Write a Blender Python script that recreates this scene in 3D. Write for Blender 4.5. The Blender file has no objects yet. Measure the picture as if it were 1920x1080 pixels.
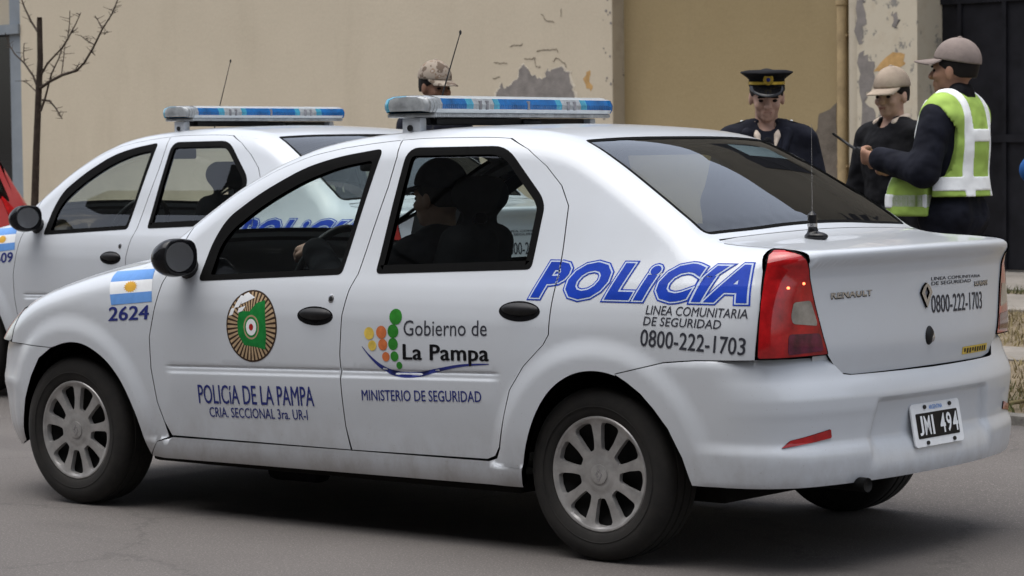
import bpy, bmesh, math, random
import numpy as np
from mathutils import Vector, Matrix
from mathutils.geometry import delaunay_2d_cdt
R = math.radians
random.seed(7); rng = np.random.default_rng(7)
SC = bpy.context.scene
COL = SC.collection

# ---------------------------------------------------------------- camera
cam_d = bpy.data.cameras.new('camera'); cam = bpy.data.objects.new('camera', cam_d); COL.objects.link(cam)
CPOS = np.array([8.0117, -7.9491, 1.3920]); YAW, PIT, ROL, FOC = .678921, -.050994, -.010621, 4956.11
_d = np.array([-math.sin(YAW)*math.cos(PIT), math.cos(YAW)*math.cos(PIT), math.sin(PIT)])
_r = np.cross(_d, [0, 0, 1]); _r /= np.linalg.norm(_r); _u = np.cross(_r, _d)
_r2 = _r*math.cos(ROL) + _u*math.sin(ROL); _u2 = -_r*math.sin(ROL) + _u*math.cos(ROL)
cam.matrix_world = Matrix(((_r2[0], _u2[0], -_d[0], CPOS[0]), (_r2[1], _u2[1], -_d[1], CPOS[1]), (_r2[2], _u2[2], -_d[2], CPOS[2]), (0, 0, 0, 1)))
cam_d.sensor_width = 36; cam_d.lens = FOC/1920*36; cam_d.clip_start = .1; cam_d.clip_end = 2000
cam_d.dof.use_dof = True; cam_d.dof.focus_distance = 8.9; cam_d.dof.aperture_fstop = 11
SC.camera = cam

# ---------------------------------------------------------------- sky, sun, exposure (overcast winter day)
SUN_EL, SUN_AZ = 78, 235       # azimuth the light comes from, counted from +X towards +Y
wd = bpy.data.worlds.new('World'); SC.world = wd; wd.use_nodes = True
nt = wd.node_tree; nt.nodes.clear()
sky = nt.nodes.new('ShaderNodeTexSky'); sky.sky_type = 'NISHITA'; sky.sun_disc = False
sky.sun_elevation = R(SUN_EL); sky.sun_rotation = R(90 - SUN_AZ); sky.air_density = 1.0; sky.dust_density = 3.0; sky.ozone_density = 1.0
bg = nt.nodes.new('ShaderNodeBackground'); bg.inputs[1].default_value = .125
wo = nt.nodes.new('ShaderNodeOutputWorld')
hs_ = nt.nodes.new('ShaderNodeHueSaturation'); hs_.inputs['Saturation'].default_value = .42      # cloud cover greys the sky
nt.links.new(sky.outputs[0], hs_.inputs['Color']); nt.links.new(hs_.outputs[0], bg.inputs[0]); nt.links.new(bg.outputs[0], wo.inputs[0])
sun_d = bpy.data.lights.new('sun', 'SUN'); sun_d.energy = 1.25; sun_d.angle = R(70); sun_d.color = (1, .985, .96)
sun = bpy.data.objects.new('sun', sun_d); COL.objects.link(sun)
_s = Vector((math.cos(R(SUN_EL))*math.cos(R(SUN_AZ)), math.cos(R(SUN_EL))*math.sin(R(SUN_AZ)), math.sin(R(SUN_EL))))
sun.rotation_euler = _s.to_track_quat('Z', 'Y').to_euler(); sun.location = _s*60
vs = SC.view_settings; vs.view_transform = 'Standard'; vs.look = 'None'; vs.gamma = 1; vs.use_curve_mapping = False
vs.exposure = .90
SC.cycles.max_bounces = 10; SC.cycles.transparent_max_bounces = 24; SC.cycles.glossy_bounces = 5
SC.cycles.sample_clamp_indirect = 4

# ---------------------------------------------------------------- helpers
def props(o, label=None, cat=None, group=None, kind=None):
    if label: o['label'] = label
    if cat: o['category'] = cat
    if group: o['group'] = group
    if kind: o['kind'] = kind
    return o

def empty(name, loc=(0, 0, 0), rz=0., **k):
    o = bpy.data.objects.new(name, None); COL.objects.link(o); o.location = loc; o.rotation_euler = (0, 0, rz)
    o.empty_display_size = .3
    return props(o, **k)

def mesh_obj(name, verts, faces, mat, parent=None, smooth=True, normals=None, loop_normals=None, **k):
    me = bpy.data.meshes.new(name)
    me.from_pydata([tuple(map(float, v)) for v in verts], [], [tuple(map(int, f)) for f in faces])
    me.update()
    mats = mat if isinstance(mat, (list, tuple)) else [mat]
    for m in mats: me.materials.append(m)
    if smooth: me.polygons.foreach_set('use_smooth', [True]*len(me.polygons))
    if normals is not None: me.normals_split_custom_set_from_vertices([tuple(map(float, n)) for n in normals])
    if loop_normals is not None: me.normals_split_custom_set([tuple(map(float, n)) for n in loop_normals])
    o = bpy.data.objects.new(name, me); COL.objects.link(o)
    if parent is not None: o.parent = parent
    return props(o, **k)

class MB:
    """collects simple solids into one mesh"""
    def __init__(s): s.v = []; s.f = []; s.m = []; s.mi = 0
    def add(s, vs_, fs_):
        b = len(s.v); s.v += [tuple(map(float, v)) for v in vs_]
        s.f += [tuple(int(i)+b for i in f) for f in fs_]; s.m += [s.mi]*len(fs_)
    def box(s, lo, hi, bev=0., M=None):
        bm = bmesh.new(); bmesh.ops.create_cube(bm, size=1)
        c = [(a+b)/2 for a, b in zip(lo, hi)]; d = [abs(b-a) for a, b in zip(lo, hi)]
        for v in bm.verts: v.co = Vector((v.co[i]*d[i]+c[i] for i in range(3)))
        if bev > 0: bmesh.ops.bevel(bm, geom=bm.edges[:], offset=min(bev, min(d)*.45), segments=2, affect='EDGES', profile=.6)
        if M is not None: bm.transform(M)
        bm.verts.index_update(); s.add([v.co for v in bm.verts], [[v.index for v in f.verts] for f in bm.faces]); bm.free()
    def lathe(s, prof, axis='z', c=(0, 0, 0), n=40, cap=True, M=None):
        """profile of (radius, height) spun about an axis"""
        vs_ = []; fs_ = []
        for r, h in prof:
            for k in range(n):
                a = 2*math.pi*k/n; p = (r*math.cos(a), r*math.sin(a), h)
                if axis == 'y': p = (p[0], p[2], p[1])
                if axis == 'x': p = (p[2], p[0], p[1])
                p = (p[0]+c[0], p[1]+c[1], p[2]+c[2])
                vs_.append(M @ Vector(p) if M is not None else p)
        for i in range(len(prof)-1):
            for k in range(n):
                k2 = (k+1) % n; fs_.append((i*n+k, i*n+k2, (i+1)*n+k2, (i+1)*n+k))
        if cap:
            fs_.append(tuple(range(n-1, -1, -1))); fs_.append(tuple((len(prof)-1)*n+k for k in range(n)))
        s.add(vs_, fs_)
    def tube(s, pts, rad, n=8):
        pts = [np.array(p, float) for p in pts]
        rad = rad if isinstance(rad, (list, tuple, np.ndarray)) else [rad]*len(pts)
        vs_ = []; fs_ = []; up = np.array([.13, .31, .94])
        for i, p in enumerate(pts):
            t = pts[min(i+1, len(pts)-1)] - pts[max(i-1, 0)]; t /= np.linalg.norm(t)+1e-12
            a = np.cross(t, up); a /= np.linalg.norm(a)+1e-12; b = np.cross(t, a)
            for k in range(n):
                q = 2*math.pi*k/n; vs_.append(p + (a*math.cos(q)+b*math.sin(q))*rad[i])
        for i in range(len(pts)-1):
            for k in range(n):
                k2 = (k+1) % n; fs_.append((i*n+k, i*n+k2, (i+1)*n+k2, (i+1)*n+k))
        fs_.append(tuple(range(n))); fs_.append(tuple((len(pts)-1)*n+k for k in range(n-1, -1, -1)))
        s.add(vs_, fs_)
    def build(s, name, mat, parent=None, smooth=False, angle=None, **k):
        o = mesh_obj(name, s.v, s.f, mat, parent, smooth=smooth or angle is not None, **k)
        if isinstance(mat, (list, tuple)): o.data.polygons.foreach_set('material_index', s.m)
        if angle is not None: o.data.set_sharp_from_angle(angle=R(angle))
        return o

# ---------------------------------------------------------------- materials
def mat_new(name):
    m = bpy.data.materials.new(name); m.use_nodes = True; t = m.node_tree; t.nodes.clear()
    out = t.nodes.new('ShaderNodeOutputMaterial'); b = t.nodes.new('ShaderNodeBsdfPrincipled')
    t.links.new(b.outputs[0], out.inputs[0]); return m, t, b, out
def N(t, typ, **k):
    n = t.nodes.new(typ)
    for a, v in k.items():
        if a.startswith('i_'): n.inputs[a[2:].replace('_', ' ')].default_value = v
        else: setattr(n, a, v)
    return n
def noise(t, scale, detail=6, rough=.6, vec=None, sx=(1, 1, 1)):
    if vec is None:
        tc = N(t, 'ShaderNodeTexCoord'); mp = N(t, 'ShaderNodeMapping'); mp.inputs['Scale'].default_value = sx
        t.links.new(tc.outputs['Object'], mp.inputs[0]); vec = mp.outputs[0]
    n = N(t, 'ShaderNodeTexNoise'); n.inputs['Scale'].default_value = scale; n.inputs['Detail'].default_value = detail; n.inputs['Roughness'].default_value = rough
    t.links.new(vec, n.inputs['Vector']); return n
def ramp(t, fac, stops):
    r = N(t, 'ShaderNodeValToRGB'); e = r.color_ramp.elements
    while len(e) < len(stops): e.new(.5)
    for el, (p, c) in zip(e, stops): el.position = p; el.color = (c, c, c, 1) if isinstance(c, (int, float)) else (*c, 1)
    t.links.new(fac, r.inputs[0]); return r.outputs[0]
def mix(t, fac, a, b, typ='MIX'):
    m = N(t, 'ShaderNodeMix', data_type='RGBA', blend_type=typ)
    for s, v in ((m.inputs[0], fac), (m.inputs[6], a), (m.inputs[7], b)):
        if hasattr(v, 'is_linked'): t.links.new(v, s)
        elif isinstance(v, (int, float)): s.default_value = v
        else: s.default_value = (*v, 1)
    return m.outputs[2]
def bump(t, b, h, strength=.2, dist=.01):
    n = N(t, 'ShaderNodeBump'); n.inputs['Strength'].default_value = strength; n.inputs['Distance'].default_value = dist
    t.links.new(h, n.inputs['Height']); t.links.new(n.outputs[0], b.inputs['Normal'])
def simple(name, col, rough=.5, metal=0., spec=.15, var=.12, scale=30, coat=0., bmp=0., bscale=200, bdist=.002, bdet=4):
    m, t, b, o = mat_new(name)
    nz = noise(t, scale, 5)
    c0 = tuple(x*(1-var) for x in col); c1 = tuple(min(1, x*(1+var)) for x in col)
    t.links.new(ramp(t, nz.outputs[0], [(.3, c0), (.7, c1)]), b.inputs['Base Color'])
    b.inputs['Roughness'].default_value = rough; b.inputs['Metallic'].default_value = metal; b.inputs['Specular IOR Level'].default_value = spec
    b.inputs['Coat Weight'].default_value = coat; b.inputs['Coat Roughness'].default_value = .06
    if bmp: bump(t, b, noise(t, bscale, bdet).outputs[0], bmp, bdist)
    return m
def zmask(t, z0, z1):
    """1 below z0, 0 above z1 in the object's own height"""
    tc = N(t, 'ShaderNodeTexCoord'); sx = N(t, 'ShaderNodeSeparateXYZ'); t.links.new(tc.outputs['Object'], sx.inputs[0])
    mr = N(t, 'ShaderNodeMapRange'); mr.inputs[1].default_value = z0; mr.inputs[2].default_value = z1; mr.inputs[3].default_value = 1; mr.inputs[4].default_value = 0
    t.links.new(sx.outputs[2], mr.inputs[0]); return mr.outputs[0]
def math_(t, op, a, b):
    m = N(t, 'ShaderNodeMath', operation=op)
    for s, v in ((m.inputs[0], a), (m.inputs[1], b)):
        if hasattr(v, 'is_linked'): t.links.new(v, s)
        else: s.default_value = v
    return m.outputs[0]
def paint(name, col):
    m, t, b, o = mat_new(name)
    film = ramp(t, noise(t, 2.2, 8, .65).outputs[0], [(.35, .0), (.75, .16)])
    c = mix(t, film, col, (.42, .40, .36))
    d1 = ramp(t, noise(t, 9, 8, .7, sx=(1, 1, .6)).outputs[0], [(.40, 0.), (.68, 1.)])
    low = math_(t, 'MULTIPLY', zmask(t, .20, .46), d1)
    c = mix(t, math_(t, 'MULTIPLY', low, .5), c, (.20, .155, .115))
    edge = math_(t, 'MULTIPLY', zmask(t, .21, .295), .62)
    c = mix(t, edge, c, (.17, .13, .10))
    sp = ramp(t, noise(t, 140, 2, .5).outputs[0], [(.70, 0.), (.76, .5)])
    c = mix(t, math_(t, 'MULTIPLY', sp, zmask(t, .3, 1.0)), c, (.25, .21, .17))
    t.links.new(c, b.inputs['Base Color'])
    b.inputs['Roughness'].default_value = .28; b.inputs['Coat Weight'].default_value = .6; b.inputs['Coat Roughness'].default_value = .02; b.inputs['Coat IOR'].default_value = 1.5
    bump(t, b, noise(t, 5, 2, .4).outputs[0], .06, .004)
    return m
def glass(name, tint, ior=1.5, rough=0., k=1.15):
    m = bpy.data.materials.new(name); m.use_nodes = True; t = m.node_tree; t.nodes.clear()
    o = N(t, 'ShaderNodeOutputMaterial'); mx = N(t, 'ShaderNodeMixShader'); fr = N(t, 'ShaderNodeFresnel'); fr.inputs[0].default_value = ior
    tr = N(t, 'ShaderNodeBsdfTransparent'); gl = N(t, 'ShaderNodeBsdfGlossy'); gl.inputs['Roughness'].default_value = rough; gl.inputs['Color'].default_value = (.95, .97, 1, 1)
    nz = ramp(t, noise(t, 3, 6, .6).outputs[0], [(.3, tint), (.8, tuple(x*.93 for x in tint))]); t.links.new(nz, tr.inputs[0])
    ge = N(t, 'ShaderNodeNewGeometry'); t.links.new(math_(t, 'SUBTRACT', ior, math_(t, 'MULTIPLY', ge.outputs['Backfacing'], ior-1/ior)), fr.inputs[0])   # same pane from both faces
    fac = math_(t, 'MULTIPLY', fr.outputs[0], k)
    t.links.new(fac, mx.inputs[0]); t.links.new(tr.outputs[0], mx.inputs[1]); t.links.new(gl.outputs[0], mx.inputs[2]); t.links.new(mx.outputs[0], o.inputs[0])
    return m

M = {}
M['white'] = paint('white car paint', (.62, .655, .70))
M['red_paint'] = paint('red car paint', (.42, .02, .025))
M['black_plastic'] = simple('black plastic', (.014, .014, .015), .5, var=.2, spec=.3)
M['gloss_black'] = simple('glossy black plastic', (.010, .010, .011), .15, coat=.25)
M['rubber'] = simple('seal rubber', (.004, .004, .004), .8, spec=.08)
M['glass'] = glass('side window glass', (.80, .86, .84))
M['rear_glass'] = glass('rear window glass', (.62, .68, .63), k=1.9)
M['trim'] = simple('dark interior trim', (.020, .020, .022), .75, bmp=.2)
M['headlining'] = simple('grey headlining', (.10, .10, .098), .9)
M['seat'] = simple('dark seat cloth', (.014, .014, .016), .95, bmp=.3)
M['under'] = simple('underbody black', (.012, .011, .010), .95, spec=.1)
M['tread'] = None
M['silver'] = simple('dusty silver hubcap', (.37, .36, .35), .32, metal=.35, var=.22, scale=18)
M['steel'] = simple('dark steel wheel', (.010, .010, .010), .7)
M['chrome'] = simple('chrome', (.50, .50, .51), .25, metal=.85, var=.05, spec=.5)
M['blue_text'] = simple('blue vinyl', (.012, .050, .40), .35, var=.15, scale=15)
M['navy_text'] = simple('navy vinyl', (.030, .040, .20), .4, var=.1)
M['pale_text'] = simple('pale vinyl outline', (.52, .60, .74), .4, var=.05)
M['grey_text'] = simple('dark grey vinyl', (.045, .047, .06), .4, var=.1)
M['black_text'] = simple('black vinyl', (.008, .008, .010), .4, var=.1)
M['sky_blue'] = simple('sky blue vinyl', (.14, .32, .70), .4, var=.08)
M['flag_white'] = simple('white vinyl', (.84, .86, .88), .4, var=.04)
M['sun_yellow'] = simple('sun yellow vinyl', (.75, .42, .06), .4, var=.12)
M['leaf_green'] = simple('green vinyl', (.035, .22, .03), .35, var=.2, scale=40)
M['orange'] = simple('orange vinyl', (.60, .17, .06), .35, var=.2, scale=40)
M['pale_yellow'] = simple('yellow vinyl', (.72, .52, .10), .35, var=.2, scale=40)
M['tan'] = simple('tan vinyl', (.46, .33, .20), .45, var=.2, scale=40)
M['dark_brown'] = simple('dark brown vinyl', (.05, .03, .02), .45)
M['badge_green'] = simple('badge green vinyl', (.015, .21, .045), .4, var=.2)
M['red_mark'] = simple('red vinyl', (.42, .02, .02), .4)
# ---------------------------------------------------------------- car surface mathematics
def pchip(pts):
    """monotone cubic interpolation through a list of (x, y)"""
    xs = np.array([p[0] for p in pts], float); ys = np.array([p[1] for p in pts], float)
    h = np.diff(xs); d = np.diff(ys) / h
    m = np.zeros(len(xs)); m[0] = d[0]; m[-1] = d[-1]
    for i in range(1, len(xs) - 1):
        if d[i-1] * d[i] > 0:
            w1 = 2*h[i] + h[i-1]; w2 = h[i] + 2*h[i-1]
            m[i] = (w1 + w2) / (w1/d[i-1] + w2/d[i])
    def f(x):
        x = np.asarray(x, float)
        i = np.clip(np.searchsorted(xs, x) - 1, 0, len(h) - 1)
        xc = np.clip(x, xs[0], xs[-1])
        t = (xc - xs[i]) / h[i]
        r = ((1+2*t)*(1-t)**2*ys[i] + t*(1-t)**2*h[i]*m[i] + t*t*(3-2*t)*ys[i+1] + t*t*(t-1)*h[i]*m[i+1])
        return r + np.where(x < xs[0], (x-xs[0])*m[0], 0) + np.where(x > xs[-1], (x-xs[-1])*m[-1], 0)
    return f

def sst(a, b, x):
    t = np.clip((x - a) / (b - a), 0, 1)
    return t*t*(3 - 2*t)

def smax(a, b, k):
    h = np.maximum(k - np.abs(a - b), 0) / k
    return np.maximum(a, b) + h*h*k*0.25

WZ = pchip([(.10,.74),(.18,.80),(.25,.826),(.32,.842),(.45,.858),(.6,.867),(.7,.870),(.79,.868),(.85,.860),(.91,.844),
            (.96,.824),(1.02,.800),(1.2,.734),(1.4,.655),(1.5,.612),(1.7,.51)])
PX = pchip([(-1.0,.42),(-.93,.57),(-.88,.675),(-.78,.755),(-.6,.845),(-.35,.918),(-.1,.973),(.05,1.0),(.12,1.02),(.22,1.088),
            (.40,1.195),(.60,1.300),(.8,1.378),(.92,1.412),(1.05,1.442),(1.25,1.470),(1.5,1.490),(1.75,1.500),(1.95,1.500),(2.2,1.489),
            (2.32,1.472),(2.42,1.444),(2.6,1.364),(2.8,1.258),(2.95,1.170),(3.04,1.112),(3.12,1.093),(3.3,1.080),(3.55,1.062)])
RZ = pchip([(.1,3.33),(.25,3.385),(.4,3.39),(.65,3.392),(.75,3.402),(.9,3.398),(.97,3.399),(1.005,3.408),(1.035,3.428),(1.06,3.436),(1.2,3.44)])
FZ = pchip([(.12,-.66),(.25,-.74),(.35,-.775),(.5,-.785),(.6,-.77),(.66,-.745),(.8,-.67),(1.0,-.5)])
KX = pchip([(-.8,.08),(.3,.07),(.7,.07),(1.3,.10),(2.1,.10),(2.45,.08),(2.85,.08),(3.05,.09),(3.3,.05),(3.45,.03)])
BX = pchip([(.1,-.55),(.8,-.50),(1.4,-.15),(2.0,.08),(2.4,.14),(3.0,.14),(3.4,.08)])

CR = pchip([(.3,.045),(1.6,.06),(2.2,.05),(2.5,.02),(3.4,.02)])

def widths(x, z):
    w = WZ(z)
    w = w - .15*np.clip((.40-x)/1.2, 0, 1.2)**2.3
    w = w - .045*np.clip((x-2.3)/1.15, 0, 1.2)**2
    g = np.clip((z-.95)/.5, 0, 1)
    w = w - g*(.075*np.clip((x-2.1)/.9, 0, 1)**1.5 + .03*np.clip((1.2-x)/.7, 0, 1)**1.5)
    for cx in (.02, 2.655):
        d = np.hypot(x-cx, z-.29)
        w = w + .015*sst(.485, .405, d)*sst(.15, .3, z)
    mx = sst(.56, .62, x)*(1-sst(2.19, 2.25, x))
    zr = z - (.606 + .026*(x-1.386))
    w = w + mx*(-.005*np.exp(-(zr/.005)**2) + .006*(1-sst(-.030, -.016, zr))*sst(.38, .55, z))
    w = w + .014*sst(.305, .295, z - .01*(x-.57)/1.6)*sst(.42, .5, x)*sst(2.36, 2.30, x)
    return w

def body_f(p, grow=0.0):
    x, y, z = p[..., 0], np.abs(p[..., 1]), p[..., 2]
    fs = y - widths(x, z) - grow
    xe = x + y*y*BX(x)
    ft = z - (PX(xe) - CR(x)*y*y) - grow
    fr = x - .035 - (RZ(z) - .12*(y/.8)**2.4) - grow
    ff = (FZ(z) + .22*(y/.8)**2.6) - x - grow
    f = smax(fs, fr, .12)
    f = smax(f, ff, .18)
    return smax(f, ft, KX(x))

RB = pchip([(.2,3.36),(.265,3.395),(.285,3.418),(.33,3.432),(.385,3.437),(.40,3.435),(.44,3.421),(.5,3.426),(.545,3.433),(.580,3.434),(.612,3.424),(.65,3.404),(.69,3.392),(.74,3.385)])
def rear_bumper_f(p):
    x, y, z = p[..., 0], np.abs(p[..., 1]), p[..., 2]
    lip = .010*sst(.445, .395, z)*sst(.26, .30, z)*sst(3.02, 3.14, x)
    fs = y - (widths(x, z) + .008*sst(2.75, 2.95, x) + lip)
    # the number plate recess: sharp at its upper edge, running out below
    ys = p[..., 1]
    rec = .022*sst(.0, -.05, np.abs(ys)-.38-.25*(.55-z))*sst(.568, .548, z)*sst(.32, .43, z)
    fr = x - .045 - (RB(z) - .14*(y/.8)**2.4 - rec)
    f = smax(fs, fr, .18)
    return smax(f, z - .725, .05)

FB = pchip([(.17,-.70),(.22,-.745),(.3,-.78),(.4,-.79),(.47,-.80),(.53,-.79),(.6,-.775),(.66,-.75)])
def front_bumper_f(p):
    x, y, z = p[..., 0], np.abs(p[..., 1]), p[..., 2]
    lip = .012*np.exp(-((z-.475)/.03)**2)*(1-sst(-.45, -.3, x))
    fs = y - (widths(x, z) + .004 + lip)
    ff = (FB(z) + .26*(y/.8)**2.6) - x
    return smax(fs, ff, .25)

def grad(f, p, h=.0015):
    g = np.stack([f(p + np.eye(3)[i]*h) - f(p - np.eye(3)[i]*h) for i in range(3)], -1)
    return g / np.maximum(np.linalg.norm(g, axis=-1, keepdims=True), 1e-9)

# ray families: (u, v) -> start point, direction
def fam_side(uv):
    u, v = uv[:, 0], uv[:, 1]; o = np.stack([u, np.full_like(u, -1.15), v], -1)
    return o, np.tile([0., 1., 0.], (len(u), 1)), 1.15
def fam_top(uv):
    u, v = uv[:, 0], uv[:, 1]; o = np.stack([u, v, np.full_like(u, 1.8)], -1)
    return o, np.tile([0., 0., -1.], (len(u), 1)), 1.6
def wrap(uv, cx, s):
    """round a car end: u < .4 along the near side, .4 to 1.0 round the corner, 1.0 to 2.0 across, then mirrored"""
    u, v = uv[:, 0], uv[:, 1]
    um = np.where(u > 1.5, 3.0-u, u)
    th = np.clip((um-.4)/.6, 0, 1)*np.pi/2
    dx = np.sin(th); dy = -np.cos(th)
    ox = np.where(um < .4, um-.4, 0.); oy = np.where(um > 1.0, -.5+(um-1.0), -.5)
    flip = np.where(u > 1.5, -1., 1.)
    D = np.stack([s*dx, dy*flip, 0*u], -1)
    O = np.stack([cx + s*ox, oy*flip, v], -1)
    return O + D*1.0, -D, 1.0
def fam_rear(uv): return wrap(uv, 3.05, 1.)
def fam_front(uv): return wrap(uv, -.40, -1.)
def fam_trunk(uv):
    """v = sideways, u = 0..1 turns from straight up to straight back about an axis low in the boot"""
    u, v = uv[:, 0], uv[:, 1]
    # u < .5: straight down on the deck, x = 2.7 + 1.2 u ; .5..1 turning ; > 1 straight in, z = .92 - (u - 1)
    a = np.clip((u-.5)/.5, 0, 1)*np.pi/2
    ox = np.where(u < .5, 2.7+1.2*u, 3.30); oz = np.where(u > 1., .92-(u-1.), .92)
    D = np.stack([np.sin(a), 0*u, np.cos(a)], -1)
    O = np.stack([ox, v, oz], -1)
    return O + D*.6, -D, .6

def cast(f, fam, uv):
    O, D, L = fam(np.asarray(uv, float))
    n = 72; ts = np.linspace(0, L, n)
    t0 = np.zeros(len(O)); t1 = np.full(len(O), L); done = np.zeros(len(O), bool)
    for i in range(1, n):
        v = f(O + D*ts[i])
        hit = (~done) & (v < 0)
        t0[hit] = ts[i-1]; t1[hit] = ts[i]; done |= hit
    for _ in range(24):
        m = (t0+t1)/2; v = f(O + D*m[:, None]); ins = v < 0
        t1 = np.where(ins, m, t1); t0 = np.where(ins, t0, m)
    return O + D*t0[:, None]
# ---------------------------------------------------------------- soft solids: distance fields turned into meshes
def _prim(p, P):
    k = p[0]
    if k == 'c':
        a = np.array(p[1], float); b = np.array(p[2], float); v = b-a; t = np.clip(((P-a)@v)/(v@v+1e-12), 0, 1)
        return np.linalg.norm(P-a-t[..., None]*v, axis=-1) - (p[3]+(p[4]-p[3])*t)
    if k == 'e':
        q = P-np.array(p[1]); 
        if p[3] is not None: q = q@np.array(p[3])
        r = np.array(p[2], float); k0 = np.linalg.norm(q/r, axis=-1); k1 = np.linalg.norm(q/(r*r), axis=-1)+1e-9
        return k0*(k0-1)/k1
    if k == 'b':
        q = np.abs(P-np.array(p[1]))-(np.array(p[2])-p[3])
        if len(p) > 4 and p[4] is not None:
            q = np.abs((P-np.array(p[1]))@np.array(p[4]))-(np.array(p[2])-p[3])
        return np.linalg.norm(np.maximum(q, 0), axis=-1)+np.minimum(q.max(-1), 0)-p[3]
def _bbox(p):
    if p[0] == 'c':
        a = np.array(p[1]); b = np.array(p[2]); r = max(p[3], p[4]); return np.minimum(a, b)-r, np.maximum(a, b)+r
    r = np.array(p[2]); r = np.full(3, np.linalg.norm(r)) if len(p) > 3 and isinstance(p[-1], np.ndarray) else r
    return np.array(p[1])-r, np.array(p[1])+r
def field(prims, h, k=.02, grow=0., lo=None, hi=None):
    bbs = [_bbox(p) for p in prims]
    if lo is None:
        lo = np.min([b[0] for b in bbs], 0)-grow-3*h; hi = np.max([b[1] for b in bbs], 0)+grow+3*h
    n = np.ceil((hi-lo)/h).astype(int)+1
    ax = [lo[i]+h*np.arange(n[i]) for i in range(3)]
    D = np.full(n, .1)
    m = k+grow+4*h+.02
    for p, (a, b) in zip(prims, bbs):
        i0 = np.maximum(((a-m-lo)/h).astype(int), 0); i1 = np.minimum(((b+m-lo)/h).astype(int)+2, n)
        if (i1 <= i0).any(): continue
        sl = tuple(slice(x, y) for x, y in zip(i0, i1))
        G = np.stack(np.meshgrid(*[ax[i][sl[i]] for i in range(3)], indexing='ij'), -1)
        v = np.minimum(_prim(p, G), .1); d = D[sl]
        hh = np.maximum(k-np.abs(d-v), 0)/max(k, 1e-6)
        D[sl] = np.minimum(d, v)-hh*hh*k*.25
    return D-grow, lo, n, ax
def nets(D, lo, h):
    S = D < 0; n = D.shape
    c = np.stack([S[i:n[0]-1+i, j:n[1]-1+j, k:n[2]-1+k] for i in (0, 1) for j in (0, 1) for k in (0, 1)])
    act = c.any(0) & ~c.all(0); idx = np.full(act.shape, -1); I = np.argwhere(act); idx[act] = np.arange(len(I))
    acc = np.zeros((len(I), 3)); cnt = np.zeros(len(I))
    offs = [(i, j, k) for i in (0, 1) for j in (0, 1) for k in (0, 1)]
    for a in offs:
        for ax_ in range(3):
            if a[ax_]: continue
            b = list(a); b[ax_] = 1
            A = D[I[:, 0]+a[0], I[:, 1]+a[1], I[:, 2]+a[2]]; B = D[I[:, 0]+b[0], I[:, 1]+b[1], I[:, 2]+b[2]]
            cr = (A < 0) != (B < 0); t = np.where(cr, A/np.where(cr, A-B, 1), 0)
            p = np.tile(np.array(a, float), (len(I), 1)); p[:, ax_] += t
            acc += p*cr[:, None]; cnt += cr
    V = lo + h*(I + acc/np.maximum(cnt, 1)[:, None])
    F = []
    for ax_ in range(3):
        o1, o2 = [(1, 2), (2, 0), (0, 1)][ax_]
        s0 = [slice(None)]*3; s1 = [slice(None)]*3; s0[ax_] = slice(0, -1); s1[ax_] = slice(1, None)
        E = S[tuple(s0)] != S[tuple(s1)]; J = np.argwhere(E)
        J = J[(J[:, o1] > 0) & (J[:, o2] > 0) & (J[:, o1] < n[o1]-1) & (J[:, o2] < n[o2]-1)]
        if not len(J): continue
        def g(d1, d2):
            q = J.copy(); q[:, o1] -= d1; q[:, o2] -= d2; return idx[q[:, 0], q[:, 1], q[:, 2]]
        Q = np.stack([g(1, 1), g(0, 1), g(0, 0), g(1, 0)], -1)
        ins = S[J[:, 0], J[:, 1], J[:, 2]]; Q[~ins] = Q[~ins][:, ::-1]; F.append(Q)
    return V, np.concatenate(F)
def sdf_mesh(prims, h, k=.02, grow=0., sub=(), cut=(), ksub=.006, clip=None):
    """prims united softly, sub taken away, cut = (axis, value, side kept below: 1 / above: -1), clip(G) -> distance to intersect with"""
    D, lo, n, ax = field(prims, h, k, grow)
    if sub or cut or clip is not None:
        G = np.stack(np.meshgrid(*ax, indexing='ij'), -1)
        for p in sub: D = smax(D, -_prim(p, G), ksub)
        for a, v, s in cut: D = np.maximum(D, s*(G[..., 'xyz'.index(a)]-v))
        if clip is not None: D = np.maximum(D, clip(G))
    V, F = nets(D, lo, h)
    return V, F
# ---------------------------------------------------------------- trimmed patches on the car surface
def dens(poly, step, closed=True):
    out = []; n = len(poly)
    for i in range(n if closed else n-1):
        a = np.array(poly[i], float); b = np.array(poly[(i+1) % n], float); k = max(1, int(math.ceil(np.linalg.norm(b-a)/step)))
        for j in range(k): out.append(a + (b-a)*j/k)
    if not closed: out.append(np.array(poly[-1], float))
    return np.array(out)
def chaikin(poly, it=2, closed=True, keep=()):
    p = [np.array(q, float) for q in poly]
    for _ in range(it):
        q = []; n = len(p)
        for i in range(n if closed else n-1):
            a, b = p[i], p[(i+1) % n]; q += [a*.75+b*.25, a*.25+b*.75]
        if not closed: q = [p[0]] + q + [p[-1]]
        p = q
    return [tuple(x) for x in p]
def round_poly(poly, r, seg=5):
    """round the corners of a closed outline; r one value or one per corner"""
    n = len(poly); out = []
    for i in range(n):
        rr = r[i] if isinstance(r, (list, tuple)) else r
        p = np.array(poly[i], float); a = np.array(poly[i-1], float); b = np.array(poly[(i+1) % n], float)
        da = a-p; db = b-p; la = np.linalg.norm(da); lb = np.linalg.norm(db)
        q = min(rr, la*.45, lb*.45)
        if q < 1e-4: out.append(tuple(p)); continue
        p0 = p+da/la*q; p1 = p+db/lb*q
        for k in range(seg+1):
            t = k/seg; out.append(tuple((1-t)**2*p0 + 2*t*(1-t)*p + t*t*p1))
    return out
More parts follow.
